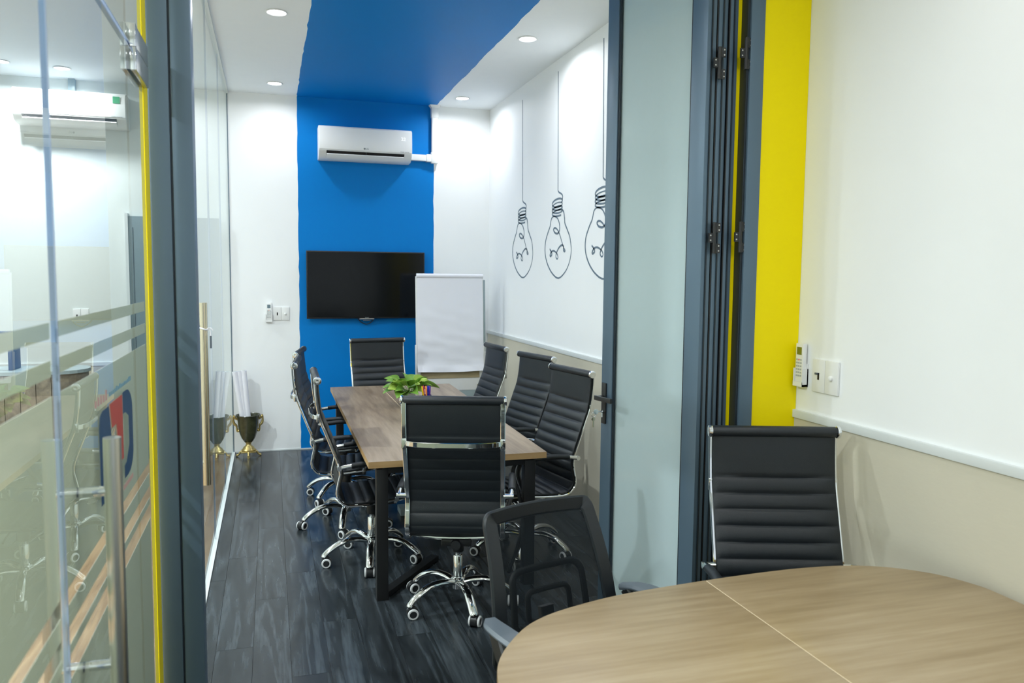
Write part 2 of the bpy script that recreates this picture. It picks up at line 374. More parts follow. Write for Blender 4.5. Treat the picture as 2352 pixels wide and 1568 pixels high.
win2 = boxobj('window_2', (XL-0.018, XL+0.018, YB+0.02, 1.50, 0.0, 0.010), M['trim'], kind='structure'); tag(win2, 'frameless glass wall with frosted bands beside the camera')
pane('pane', YB+0.02, 1.520, 0.011, 2.303, win2)
pane('pane', YB+0.02, 2.600, 2.313, H-0.001, win2)
def films(parent, y0, y1, zlow=None):
    x0, x1 = XL-gt/2-0.0012, XL-gt/2-0.0002
    for a, b in ((1.585, 1.613), (1.520, 1.548), (1.122, 1.486), (1.050, 1.090), (0.995, 1.015), (0.02, 0.950)):
        boxobj('frosted_film', (x0, x1, y0, y1, a, b), M['film'], parent)
films(win2, YB+0.02, 1.518)
# glass door with hinge and pull handle
gd = thing('glass_door', 'frameless glass door at left with frosted bands, blue and red logo', 'door', (XL, 2.60, 0))
def GD(o): # keep world geometry while parenting to the empty
    o.parent = gd; o.location = (-XL, -2.60, 0); return o
GD(boxobj('glass_panel', (XL-gt/2, XL+gt/2, 1.530, 2.598, 0.012, 2.303), M['glass']))
GD(boxobj('glass_edge', (XL-gt/2-0.0003, XL+gt/2+0.0003, 1.526, 1.530, 0.012, 2.303), M['glassedge']))
o = boxobj('pane_joint', (XL-gt/2-0.0003, XL+gt/2+0.0003, 1.526, 2.60, 2.3135, 2.3165), M['glassedge'], win2)
GD(boxobj('top_edge', (XL-gt/2-0.0003, XL+gt/2+0.0003, 1.530, 2.592, 2.300, 2.304), M['glassedge']))
o = boxobj('pane_joint', (XL-gt/2-0.0003, XL+gt/2+0.0003, 1.5265, 1.5295, 2.317, H-0.001), M['glassedge'], win2)
x0, x1 = XL-gt/2-0.0012, XL-gt/2-0.0002
for a, b in ((1.585, 1.613), (1.520, 1.548), (1.122, 1.486), (1.050, 1.090), (0.995, 1.015), (0.02, 0.950)):
    GD(boxobj('frosted_film', (x0, x1, 1.532, 2.59, a, b), M['film']))
# logo on the film (flat cut vinyl): polygons in (y, z)
def decal(name, polys, m, dx):
    bm = bmesh.new()
    for poly in polys:
        a = [bm.verts.new((XL+gt/2+dx, y, z)) for y, z in poly]; b = [bm.verts.new((XL+gt/2+dx+0.0004, y, z)) for y, z in poly]
        bm.faces.new(a); bm.faces.new(b[::-1])
        for i in range(len(a)): bm.faces.new((a[i], a[(i+1) % len(a)], b[(i+1) % len(a)], b[i]))
    return GD(build(name, bm, m))
def arc(cy, cz, ry, rz, a0, a1, n=8): return [(cy+ry*math.cos(math.radians(a0+(a1-a0)*i/n)), cz+rz*math.sin(math.radians(a0+(a1-a0)*i/n))) for i in range(n+1)]
bout = [(2.12, 1.405), *arc(2.17, 1.345, 0.085, 0.060, 90, 0), *arc(2.17, 1.245, 0.085, 0.055, 0, -90), (2.12, 1.19)]
binn = [(2.12, 1.352)] + [(2.15+0.045*k/8, 1.352-0.002*k) for k in range(9)] + [(2.195-0.045*k/8, 1.262-0.0045*k) for k in range(9)] + [(2.12, 1.222)]
ring_ = [[bout[i], bout[i+1], binn[i+1], binn[i]] for i in range(len(bout)-1)]
decal('logo_mark', ring_ + [[(1.835, 1.20), (1.90, 1.20), (1.91, 1.31), (1.835, 1.37)], [(1.835, 1.37), (1.91, 1.31), (1.955, 1.31), (1.965, 1.33), (1.945, 1.40), (1.87, 1.40), (1.845, 1.392)]], M['logoblue'], 0.0003)
decal('logo_stroke', [[(1.955, 1.402), (2.11, 1.402), (2.11, 1.345), (1.975, 1.345)], [(2.03, 1.345), (2.11, 1.345), (2.11, 1.245), (2.05, 1.245)]], M['logored'], 0.0008)
ps = []
random.seed(3)
for k in range(14):
    y = 1.955+k*0.021; h = random.choice((0.009, 0.012, 0.008)); ps.append([(y, 1.420), (y+0.015, 1.420), (y+0.015, 1.420+h), (y, 1.420+h)])
decal('logo_lettering', ps, M['logotxt'], 0.0003)
ps = []
for k in range(5):
    y = 1.80+k*0.028; h = random.choice((0.016, 0.020, 0.012)); ps.append([(y, 1.418), (y+0.016, 1.416), (y+0.018, 1.418+h), (y+0.004, 1.421+h)])
for k in range(8):
    y = 2.10+k*0.018; ps.append([(y, 1.165), (y+0.012, 1.165), (y+0.012, 1.177), (y, 1.177)])
decal('logo_lettering', ps, M['logopale'], 0.0003)
random.seed(11)
# patch hinge: chrome-edged plates on both sides of the glass, upper half on the transom, lower half on the door
for sx in (1, -1):
    X0, X1 = sorted((XL+sx*(gt/2+0.0005), XL+sx*(gt/2+0.014)))
    hg = GD(boxobj('patch_hinge', (X0, X1, 2.40, 2.625, 2.247, 2.3065), M['steel'], bevel=0.0015))
    up = boxobj('transom_patch', (X0, X1, 2.40, 2.625, 2.3085, 2.368), M['steel'], win2, bevel=0.0015)
    # polished near end of each plate
    GD(boxobj('hinge_cap', (X0-0.0005, X1+0.0005, 2.392, 2.402, 2.246, 2.307), M['chrome'], bevel=0.001))
    boxobj('patch_cap', (X0-0.0005, X1+0.0005, 2.392, 2.402, 2.308, 2.369), M['chrome'], win2, bevel=0.001)
for sx in (1, -1):
    bm = bmesh.new(); xc = XL+sx*0.058
    cyl(bm, 0.0165, 0.815, 1.38, (xc, 1.675, 0), n=28)
    hd = GD(build('pull_handle', bm, M['steel'], smooth=True))
    for z in (1.275, 0.925):
        bm = bmesh.new(); a, b = sorted((XL+sx*(gt/2), xc)); cyl(bm, 0.010, a, b, (0, 1.675, z), 'x', 16)
        so = build('handle_standoff', bm, M['chrome'], smooth=True); so.parent = hd

# ------------------------------------------------------------------ partition frame (structure)
boxobj('trim_5', (-0.3615, -0.3505, 2.612, 2.70, 0, H), M['yellow'], kind='structure')['label'] = 'narrow yellow painted strip beside the grey post'
lp = boxobj('trim_6', (-0.358, -0.293, 2.722, 2.86, 0, H), M['frame'], bevel=0.002, kind='structure'); lp['label'] = 'grey aluminium post left of the opening'
boxobj('post_rib', (-0.295, -0.286, 2.730, 2.86, 0, H), M['framed'], lp)
boxobj('post_face', (-0.287, -0.226, 2.726, 2.82, 0, H), M['frame'], lp, bevel=0.003)
boxobj('wall_partition', (1.926, XR-0.001, DP, DP+0.10, 0, H), M['yellow'], kind='structure')
boxobj('wall_header', (-0.226, 1.926, DP+0.0, DP+0.10, 3.26, H), M['yellow'], kind='structure')
hf = boxobj('trim_7', (-0.226, 1.926, DP-0.01, DP+0.08, 3.22, 3.26), M['frame'], kind='structure'); hf['label'] = 'grey head track of the folding door'
jb = boxobj('trim_8', (1.862, 1.926, DP-0.006, DP+0.05, 0, 3.22), M['frame'], bevel=0.002, kind='structure'); jb['label'] = 'grey jamb beside the yellow wall'
boxobj('jamb_groove', (1.852, 1.863, DP+0.004, DP+0.05, 0, 3.22), M['framed'], jb)
o = boxobj('trim_9', (1.826, 1.875, DP+0.05, DP+0.06, 0, 3.22), M['yellow'], kind='structure'); o['label'] = 'yellow strip seen in the gap behind the folded door leaves'

# folding door: one thing, leaves as parts
fd = thing('folding_door', 'grey framed folding door with frosted glass leaf and black lever handle', 'door', (1.680, 2.86, 0))
dirA = Vector((-0.127, 0.69, 0)).normalized(); nrmA = Vector((-dirA.y, dirA.x, 0))   # normal points left (-x)
def leaf_frame(P, t, W=0.702, z0=0.012, z1=3.21, th=0.045):
    def bxl(bm, a0, a1, h0, h1, d0=0.0, d1=None, mi=0):
        d1 = th if d1 is None else d1
        vs = []
        for z in (h0, h1):
            for dd in (d0, d1):
                for a in (a0, a1):
                    vs.append(bm.verts.new(P + dirA*a - nrmA*dd + Vector((0, 0, z))))
        for q in ((0, 2, 3, 1), (4, 5, 7, 6), (0, 1, 5, 4), (2, 6, 7, 3), (0, 4, 6, 2), (1, 3, 7, 5)):
            bm.faces.new([vs[i] for i in q]).material_index = mi
    return bxl
offs = [0.0, 0.054, 0.108]
ths = [0.046, 0.046, 0.043]
for i in range(3):
    P = Vector((offs[i], 0.004+0.006*i, 0)); b_ = leaf_frame(P, i, th=ths[i])
    bm = bmesh.new()
    b_(bm, 0, 0.092, 0.012, 3.21); b_(bm, 0.615, 0.702, 0.012, 3.21)
    b_(bm, 0.092, 0.615, 0.012, 0.12); b_(bm, 0.092, 0.615, 3.15, 3.21)
    lf = build('leaf_frame', bm, M['frame'], fd, bevel=0.002)
    bm = bmesh.new(); t = ths[i]; b_(bm, 0.092, 0.615, 0.12, 3.15, t*0.4, t*0.4+0.006)
    build('frosted_pane', bm, M['frost'], lf)
    bm = bmesh.new()
    for a in (0.092, 0.603): b_(bm, a, a+0.012, 0.12, 3.15, 0.006, 0.014)
    build('glazing_bead', bm, M['framed'], lf)
    bm = bmesh.new(); b_(bm, -0.004, 0.001, 0.012, 3.21, t*0.42, t*0.56)
    build('edge_groove', bm, M['framed'], lf)
bm = bmesh.new(); box(bm, 0.048, 0.053, 0.012, 0.03, 0.012, 3.21); build('gasket', bm, M['black'], fd)
bm = bmesh.new(); box(bm, 0.102, 0.107, 0.012, 0.03, 0.012, 3.21); build('gasket', bm, M['black'], fd)
# hinges (black, three knuckles with bright screws)
def hinge(x, y, z, w1=0.018, h=0.125):
    bm = bmesh.new(); cyl(bm, 0.008, z-h/2, z+h/2, (x, y, 0), n=12)
    hg = build('hinge', bm, M['plastic'], fd, smooth=True)
    bm = bmesh.new()
    for dz, sx in ((0.042, 1), (-0.042, 1), (0.0, -1)):
        box(bm, *sorted((x, x+sx*0.026)), y-0.003, y+0.004, z+dz-0.019, z+dz+0.019)
    build('hinge_leaf', bm, M['plastic'], hg)
    for dz, sx in ((0.042, 1), (-0.042, 1), (0.0, -1)):
        for k in (-0.010, 0.010):
            bm = bmesh.new(); lathe(bm, [(0.0032, -0.005), (0.0032, -0.0035), (0.0028, -0.003)], 8, (x+sx*0.019, y, z+dz+k), 'y')
            build('screw', bm, M['steel'], hg)
for z in (2.555, 1.862, 0.35):
    hinge(0.050, -0.008, z); 
for z in (2.60, 1.868, 0.35):
    hinge(0.165, -0.016, z)
# lever handle on the free stile
def onleaf(a, dn, z): return Vector((0, 0.004, 0)) + dirA*a + nrmA*dn + Vector((0, 0, z))
def leafbox(a0, a1, d0, d1, z0, z1):
    bm = bmesh.new(); vs = [bm.verts.new(onleaf(a, d, z)) for z in (z0, z1) for d in (d0, d1) for a in (a0, a1)]
    for q in ((0, 2, 3, 1), (4, 5, 7, 6), (0, 1, 5, 4), (2, 6, 7, 3), (0, 4, 6, 2), (1, 3, 7, 5)): bm.faces.new([vs[i] for i in q])
    return bm
hp = build('handle_plate', leafbox(0.655, 0.690, 0.0, 0.008, 0.985, 1.185), M['plastic'], fd, bevel=0.002)
bm = leafbox(0.665, 0.682, 0.008, 0.055, 1.105, 1.124); build('lever_neck', bm, M['plastic'], hp, bevel=0.002)
bm = leafbox(0.545, 0.684, 0.042, 0.056, 1.103, 1.126); build('lever', bm, M['plastic'], hp, bevel=0.003)
bm = bmesh.new(); tube(bm, [onleaf(0.672, 0.008, 1.045), onleaf(0.672, 0.016, 1.045)], 0.009, 14); build('lock_cylinder', bm, M['chrome'], hp, smooth=True)
# key set hanging from the lock: its own thing
ks = thing('key_bunch', 'silver keys hanging from the lock under the black lever handle', 'keys', (1.680+onleaf(0.672, 0.02, 0).x, 2.86+onleaf(0.672, 0.02, 0).y, 1.045))
bm = bmesh.new(); tube(bm, [Vector((0.006, 0, 0)), Vector((-0.020, -0.002, 0.0))], 0.0028, 8)
lathe(bm, [(0.001, -0.0015), (0.013, -0.0012), (0.013, 0.0012), (0.001, 0.0015)], 16, (-0.028, -0.003, 0.0), 'y'); build('key', bm, M['chrome'], ks, smooth=True)
bm = bmesh.new(); pts = [Vector((-0.040+0.011*math.cos(a), -0.004, -0.014+0.012*math.sin(a))) for a in [2*math.pi*i/16 for i in range(16)]]
sweep(bm, pts, circ(0.0012, 6), (0, 1, 0), closed=True); build('key_ring', bm, M['chrome'], ks, smooth=True)
bm = bmesh.new(); lathe(bm, [(0.001, -0.002), (0.010, -0.0015), (0.010, 0.0015), (0.001, 0.002)], 16, (-0.042, -0.004, -0.035), 'y'); box(bm, -0.046, -0.038, -0.006, -0.002, -0.075, -0.042)
build('key', bm, M['brass'], ks)
bm = bmesh.new(); box(bm, 0.006, 0.0, 0.0, 0.0, 0, 0) if False else box(bm, 0.001, 0.007, -0.003, 0.001, -0.028, -0.006); build('key', bm, M['chrome'], ks)

# inner pull handle on the meeting room glass
mh = thing('door_pull_handle', 'long brassy steel pull handle on the meeting room glass wall', 'door handle', (-0.282, 3.72, 0.755))
bm = bmesh.new(); cyl(bm, 0.0165, 0, 0.815, n=24); build('bar', bm, M['brass'], mh, smooth=True)
for z in (0.10, 0.71):
    bm = bmesh.new(); cyl(bm, 0.008, XL+gt/2+0.282, 0, (0, 0, z), 'x', 14); build('standoff', bm, M['chrome'], mh, smooth=True)
tt = thing('tied_ribbon', 'white ribbon tied around the brassy pull handle with a small tag', 'ribbon', (-0.282, 3.72, 1.455))
bm = bmesh.new(); pts = [Vector((0.019*math.cos(a), 0.019*math.sin(a), 0.004*math.sin(a*2))) for a in [2*math.pi*i/16 for i in range(16)]]
sweep(bm, pts, circ(0.0035, 6), (0, 0, 1), closed=True); build('loop', bm, M['paper'], tt, smooth=True)
bm = bmesh.new(); tube(bm, [(0.015, -0.012, 0), (0.03, -0.02, 0.004), (0.04, -0.02, -0.006)], 0.0025, 6, smooth=4); tube(bm, [(0.015, -0.012, 0), (0.028, -0.018, -0.008), (0.030, -0.02, -0.03)], 0.002, 6, smooth=4); build('loose_end', bm, M['paper'], tt, smooth=True)
bm = bx(0.026, 0.034, -0.022, -0.019, -0.085, -0.03); build('tag', bm, M['greypl'], tt)

# ------------------------------------------------------------------ lamps
dl = None
def downlight(x, y, label, col, power, group='recessed downlights'):
    t = thing('ceiling_downlight', label, 'ceiling light', (x, y, H), 0)
    bm = bmesh.new(); lathe(bm, [(0.066, 0.0), (0.070, -0.004), (0.062, -0.008), (0.056, -0.004), (0.056, 0.0)], 32, cap=False); build('trim_ring', bm, M['whitepl'], t, smooth=True)
    bm = bmesh.new(); lathe(bm, [(0.056, -0.001), (0.056, -0.003)], 32); build('diffuser', bm, M['lamp'], t)
    la = bpy.data.lights.new('downlight_lamp', 'AREA'); la.shape = 'DISK'; la.size = 0.11; la.energy = power; la.color = col; la.spread = math.radians(165)
    lo = bpy.data.objects.new('downlight_lamp', la); COL.objects.link(lo); lo.parent = t; lo.location = (0, 0, -0.010)
    return t
LW = LAMP_W
downlight(0.067, 7.37, 'recessed downlight over the back left corner, nearest the blue wall', COOL, LW*0.62)
downlight(0.067, 5.40, 'recessed downlight in the white ceiling left of the blue strip, nearest the camera', COOL, LW)
downlight(1.756, 7.39, 'recessed downlight right of the blue strip, nearest the white conduit', COOL, LW*0.7)
downlight(1.756, 5.42, 'recessed downlight right of the blue strip, above the light bulb mural', COOL, LW)
for x in (0.067, 1.756): downlight(x, 3.45, 'recessed downlight over the folding door, above the frame on the %s' % ('left' if x < 1 else 'right'), COOL, LW)
for x, y in ((0.35, 1.5), (1.55, 1.5), (0.35, -0.6), (1.55, -0.6)): downlight(x, y, 'front room downlight %s the camera on the %s' % ('ahead of' if y > 0 else 'behind', 'left' if x < 1 else 'right'), WARMISH, LW*0.68)
downlight(-2.02, 7.34, 'recessed downlight of the neighbouring office at far left', COOL, LW*3)
downlight(-1.60, 7.42, 'recessed downlight of the neighbouring office above its air conditioner', COOL, LW*2)
for x, y in ((-2.0, 4.8), (-2.0, 2.2), (-2.0, -0.4)): downlight(x, y, 'neighbouring office downlight outside the frame, %s of three' % {4.8: 'farthest', 2.2: 'middle', -0.4: 'nearest'}[y], COOL, LW*9)

# ------------------------------------------------------------------ mural light bulbs on the right wall
cord = [(5.852, 3.273), (5.821, 2.363), (5.793, 2.346), (5.739, 2.329), (5.715, 2.308), (5.724, 2.284)]
outl = [(5.727, 2.212), (5.687, 2.189), (5.669, 2.141), (5.657, 2.101), (5.607, 2.052), (5.547, 1.987), (5.52, 1.884), (5.564, 1.794), (5.657, 1.726), (5.789, 1.687), (5.93, 1.726), (6.042, 1.8), (6.101, 1.887), (6.097, 1.973), (6.044, 2.045), (5.992, 2.096), (5.965, 2.149), (5.931, 2.168), (5.878, 2.167), (5.819, 2.148), (5.776, 2.102), (5.774, 2.055), (5.814, 2.033), (5.877, 2.042), (5.909, 2.068), (5.875, 2.079), (5.822, 2.063), (5.77, 2.025), (5.724, 1.971), (5.682, 1.923), (5.648, 1.897), (5.658, 1.889), (5.681, 1.9), (5.682, 1.929), (5.716, 1.94), (5.776, 1.924), (5.825, 1.892), (5.848, 1.857), (5.82, 1.835), (5.8, 1.85), (5.828, 1.88), (5.899, 1.901), (5.955, 1.893), (5.983, 1.868), (5.968, 1.86), (5.94, 1.873), (5.955, 1.896), (5.992, 1.917)]
def stroke(bm, pts, wd, sm=6):
    P = catmull([(0, y, z) for y, z in pts], sm) if sm else [Vector((0, y, z)) for y, z in pts]
    Lf = []; Rt = []
    for i, p in enumerate(P):
        t = (P[min(i+1, len(P)-1)]-P[max(i-1, 0)]); t.normalize(); nn = Vector((0, -t.z, t.y))
        wv = wd*(0.75+0.45*abs(math.sin(i*0.05+1))) if sm else wd
        Lf.append(bm.verts.new(p+nn*wv)); Rt.append(bm.verts.new(p-nn*wv))
    for i in range(len(P)-1): bm.faces.new((Lf[i], Rt[i], Rt[i+1], Lf[i+1]))
for k, (dy, ctop, lab) in enumerate(((0.0, 3.27, 'grey line drawing of a hanging light bulb, middle of the three on the right wall'),
                    (0.897, 3.24, 'grey line drawing of a hanging light bulb, nearest the back corner'),
                    (-0.872, 3.28, 'grey line drawing of a hanging light bulb, half hidden by the folding door'))):
    bm = bmesh.new(); sc = 1.0 if k < 2 else 1.04
    tr_ = lambda pts: [((y-5.79)*sc+5.79+dy, z) for y, z in pts]
    c = tr_(cord); c[0] = (c[0][0], ctop)
    stroke(bm, [c[0], ((c[0][0]+c[1][0])/2, (c[0][1]+c[1][1])/2), c[1]], 0.006, 0); stroke(bm, tr_(cord)[1:], 0.0055); stroke(bm, tr_(outl), 0.0065)
    coil = []
    for j in range(0, 4*16+1):
        a = 2*math.pi*j/16; z = 2.283-0.026*j/16; rz = 0.03-0.0035*j/16
        coil.append((5.833-0.113*math.sin(a+0.9), z-rz*0.9*math.cos(a+0.9)))
    stroke(bm, tr_(coil), 0.0060, 2)
    for v in bm.verts: v.co.x = XR-0.0012
    g = bmesh.ops.extrude_face_region(bm, geom=bm.faces[:])
    for v in g['geom']:
        if isinstance(v, bmesh.types.BMVert): v.co.x += 0.0009
    o = build('bulb_drawing', bm, M['ink']); tag(o, lab, 'wall drawing', 'light bulb mural')

# ------------------------------------------------------------------ wall fittings
def air_conditioner(x0, x1, z0, z1, label, energy=False):
    t = thing('air_conditioner', label, 'air conditioner', ((x0+x1)/2, D, z0)); W = (x1-x0)/2; h = z1-z0
    prof = [(0.0, h*0.99), (0.14, h), (0.185, h*0.985), (0.205, h*0.93), (0.213, h*0.55), (0.210, h*0.24), (0.175, h*0.09), (0.12, h*0.01), (0.0, 0.0)]
    bm = bmesh.new(); A = [bm.verts.new((-W, -d, z)) for d, z in prof]; B = [bm.verts.new((W, -d, z)) for d, z in prof]
    bm.faces.new(A); bm.faces.new(B[::-1]); n_ = len(A)
    for i in range(n_): bm.faces.new((A[i], A[(i+1) % n_], B[(i+1) % n_], B[i]))
    build('body', bm, M['whitepl'], t, bevel=0.008, smooth=True)
    bm = bmesh.new(); pr = [(0.2, h*0.955), (0.208, h*0.93), (0.2165, h*0.55), (0.2145, h*0.275), (0.205, h*0.27)]
    A = [bm.verts.new((-W+0.004, -d, z)) for d, z in pr]; B = [bm.verts.new((W-0.004, -d, z)) for d, z in pr]; n_ = len(A)
    bm.faces.new(A); bm.faces.new(B[::-1])
    for i in range(n_): bm.faces.new((A[i], A[(i+1) % n_], B[(i+1) % n_], B[i]))
    build('front_panel', bm, M['whitepl'], t, bevel=0.002)
    # air outlet: slanted dark slot with a half open louvre
    def slanted(y0, z0_, y1, z1_, xa, xb, th):
        bm = bmesh.new(); p0, p1 = Vector((0, y0, z0_)), Vector((0, y1, z1_)); tt = (p1-p0).normalized(); nn = Vector((0, -tt.z, tt.y)); nn = nn if nn.y < 0 else -nn
        vs = [bm.verts.new(Vector((x, 0, 0))+p+nn*q) for q in (0, th) for p in (p0, p1) for x in (xa, xb)]
        for q in ((0, 2, 3, 1), (4, 5, 7, 6), (0, 1, 5, 4), (2, 6, 7, 3), (0, 4, 6, 2), (1, 3, 7, 5)): bm.faces.new([vs[i] for i in q])
        return bm
    build('air_outlet', slanted(-0.2090, h*0.235, -0.177, h*0.10, -W+0.07, W-0.075, 0.0035), M['black'], t)
    lv = build('louvre', slanted(-0.199, h*0.155, -0.150, h*0.045, -W+0.072, W-0.077, 0.010), M['whitepl'], t, bevel=0.002)
    for s in ((-0.02, 0.02),):
        build('louvre_post', slanted(-0.2115, h*0.235, -0.185, h*0.12, -0.002, 0.002, 0.006), M['greypl'], lv)
    Mx = Matrix.Translation((0, -0.2168, h*0.335)) @ Matrix.Rotation(math.radians(90), 4, 'X')
    text('brand_mark', 'LG', 0.022, M['logo'], Matrix.Translation((0.009, 0, 0)) @ Mx, t)
    bm = bmesh.new(); lathe(bm, [(0.0085, -0.2170), (0.0085, -0.2160)], 16, (-0.016, 0, h*0.335), 'y'); build('brand_emblem', bm, M['logo'], t)
    text('side_mark', 'DUAL Inverter', 0.014, M['logo'], Matrix.Translation((W-0.07, 0, -0.012)) @ Mx, t)
    if not energy:
        text('display', '22', 0.045, emit('display_digits', (1, 1, 1), 0.7), Matrix.Translation((W-0.085, -0.0004, h*0.35)) @ Mx, t)
    else:
        boxobj('energy_label', (W-0.10, W-0.045, -0.2175, -0.2160, h*0.68, h*0.88), M['green'], t)
    return t
air_conditioner(0.452, 1.322, 2.775, 3.080, 'white air conditioner on the blue wall above the television')
air_conditioner(-2.03, -1.165, 2.945, 3.235, 'white air conditioner with green label, seen through the left glass door', True)
cd = thing('pipe_conduit', 'white pipe conduit from the air conditioner up to the ceiling', 'conduit', (1.575, D, 2.8))
def cb(n_, b, bev=0.008): return boxobj(n_, b, M['whitepl'], cd, bevel=bev)
cb('horizontal_duct', (-0.255, -0.035, -0.055, -0.0005, 0.018, 0.078))
cb('duct_sleeve', (-0.085, -0.036, -0.060, -0.0005, 0.012, 0.084), 0.006)
cb('elbow', (-0.040, 0.036, -0.064, -0.0005, -0.002, 0.110), 0.016)
cb('vertical_duct', (-0.030, 0.030, -0.055, -0.0005, 0.105, 0.540))
cb('upper_sleeve', (-0.035, 0.035, -0.060, -0.0005, 0.440, 0.540), 0.006)
bm = bmesh.new(); 
for (a, b), z in (((0.035, 0.060), 0.535), ((0.055, 0.078), 0.5605)):
    for x, y in ((-a, -b), (a, -b), (a, -0.0005), (-a, -0.0005)): bm.verts.new((x, y, z))
bm.verts.ensure_lookup_table(); v = bm.verts
for i in range(4): bm.faces.new((v[i], v[(i+1) % 4], v[4+(i+1) % 4], v[4+i]))
bm.faces.new(v[0:4]); bm.faces.new(v[4:8]); build('ceiling_flange', bm, M['whitepl'], cd)
oc = boxobj('pipe_conduit', (-1.64, -1.585, D-0.05, D-0.0005, 3.237, H-0.0005), M['palepanel'], bevel=0.004); tag(oc, 'short grey conduit above the air conditioner behind the left glass', 'conduit')

tv = thing('television', 'black wall-mounted television on the blue wall', 'television', (0.9005, D, 1.274))
W, h = 0.5675, 0.648
boxobj('housing', (-W, W, -0.075, -0.045, 0, h), M['bezel'], tv, bevel=0.003)
boxobj('screen', (-W+0.010, W-0.010, -0.0765, -0.0745, 0.016, h-0.010), M['screen'], tv)
boxobj('wall_mount', (-0.2, 0.2, -0.045, -0.0005, 0.15, 0.45), M['bezel'], tv)
text('brand_mark', 'SONY', 0.014, M['btn'], Matrix.Translation((0.0, -0.0768, 0.008)) @ Matrix.Rotation(math.radians(90), 4, 'X'), tv)
boxobj('chin_bar', (-0.07, 0.07, -0.072, -0.05, -0.009, 0.0), M['steel'], tv, bevel=0.002)
boxobj('sensor_bar', (-0.035, 0.035, -0.07, -0.052, -0.022, -0.016), M['greypl'], tv)
bm = bmesh.new(); tube(bm, [(-0.09, -0.03, 0.01), (-0.06, -0.03, -0.03), (0.0, -0.03, -0.058), (0.055, -0.03, -0.03), (0.075, -0.03, 0.01)], 0.004, 8, (0, 1, 0), smooth=6); build('cable_loop', bm, M['plastic'], tv, smooth=True)

def remote(name, label, Mw, lcd):
    t = thing(name, label, 'remote control'); t.matrix_world = Mw     # local: x right, z up, -y out of the wall
    boxobj('body', (-0.024, 0.024, -0.026, -0.006, -0.085, 0.085), M['whitepl'], t, bevel=0.004)
    boxobj('display', (-0.015, 0.015, -0.0268, -0.0255, 0.038, 0.070), M[lcd], t)
    for r in range(6):
        for c in range(3):
            m_ = M['red'] if (r == 0 and c == 1) else M['btn']
            bm = bx(-0.017+c*0.0125, -0.0085+c*0.0125, -0.0278, -0.0255, 0.014-r*0.0135, 0.021-r*0.0135); build('button', bm, m_, t, bevel=0.001)
    return t
def holder(label, Mw):
    t = thing('remote_holder', label, 'remote holder'); t.matrix_world = Mw
    bm = bmesh.new(); box(bm, -0.029, 0.029, -0.006, -0.0005, -0.095, 0.0); box(bm, -0.029, -0.0245, -0.031, -0.0005, -0.095, -0.02); box(bm, 0.0245, 0.029, -0.031, -0.0005, -0.095, -0.02)
    box(bm, -0.029, 0.029, -0.031, -0.0005, -0.095, -0.086); build('cradle', bm, M['whitepl'], t)
    boxobj('front_lip', (-0.029, 0.029, -0.032, -0.0285, -0.095, -0.075), M['whitepl'], t)
    return t
def plate(label, Mw, w=0.148, hh=0.125, slot=True, knob=True):
    t = thing('wall_switch', label, 'wall switch'); t.matrix_world = Mw
    for s, nm in ((-1, 'left_plate'), (1, 'right_plate')):
        a, b = sorted((0.0006*s, s*w/2)); boxobj('plate', (a, b, -0.010, -0.0005, -hh/2, hh/2), M['whitepl'], t, bevel=0.003)
    if slot: boxobj('slot', (-w*0.25-0.005, -w*0.25+0.006, -0.0108, -0.0095, -0.016, 0.012), M['black'], t)
    if knob:
        bm = bmesh.new(); lathe(bm, [(0.011, -0.0100), (0.010, -0.018), (0.006, -0.020)], 18, (w*0.25, 0, -0.002), 'y'); build('knob', bm, M['whitepl'], t, smooth=True)
    return t
def onback(x, z): return Matrix.Translation((x, D, z))
def onright(y, z): return Matrix.Translation((XR, y, z)) @ Matrix.Rotation(math.radians(-90), 4, 'Z')
remote('remote_control', 'white remote control hanging on the back wall by the glass', onback(-0.012, 1.338), 'lcdb')
holder('white cradle holding the remote on the back wall', onback(-0.012, 1.338))
plate('white double wall switch left of the blue wall', onback(0.101, 1.322))
remote('remote_control', 'white remote control with olive display beside the yellow wall', onright(2.800, 1.345), 'lcd')
holder('white cradle holding the remote beside the yellow wall', onright(2.800, 1.345))
ps_ = plate('white double switch plate on the right wall of the front room', onright(2.657, 1.306), 0.155, 0.135)
bm = bx(-0.055, -0.040, -0.016, -0.0105, 0.004, 0.012); build('key_tab', bm, M['greypl'], ps_)
plate('white double wall switch seen through the left glass door', onback(-1.61, 1.31), 0.125, 0.125)

# ------------------------------------------------------------------ flip chart
fc = thing('flipchart_easel', 'white flipchart easel in the back right corner', 'easel', (1.62, 7.33, 0))
lean = 0.06
def board(bm, x0, x1, z0, z1, d0, d1, mi=0):
    f = lambda z: -0.075+lean*(z-0.6)
    vs = [bm.verts.new((x, f(z)-d, z)) for z in (z0, z1) for d in (d0, d1) for x in (x0, x1)]
    for q in ((0, 2, 3, 1), (4, 5, 7, 6), (0, 1, 5, 4), (2, 6, 7, 3), (0, 4, 6, 2), (1, 3, 7, 5)): bm.faces.new([vs[i] for i in q]).material_index = mi
bm = bmesh.new(); board(bm, -0.325, 0.325, 0.62, 1.69, 0.0, 0.018); build('whiteboard', bm, M['whitepl'], fc, bevel=0.004)
bm = bmesh.new(); board(bm, -0.31, 0.31, 0.35, 0.612, -0.004, 0.010); build('lower_panel', bm, M['palepanel'], fc, bevel=0.002)
for s in (-1, 1):
    bm = bmesh.new(); board(bm, s*0.325-0.008, s*0.325+0.008, 0.62, 1.05, -0.004, 0.024); build('side_clip', bm, M['whitepl'], fc, bevel=0.002)
bm = bmesh.new(); board(bm, 0.318, 0.345, 0.98, 1.66, 0.0, 0.012); build('side_rail', bm, M['palepanel'], fc, bevel=0.002)
bm = bmesh.new(); board(bm, -0.285, 0.28, 0.735, 0.795, 0.018, 0.024); build('wood_strip', bm, M['strip'], fc)
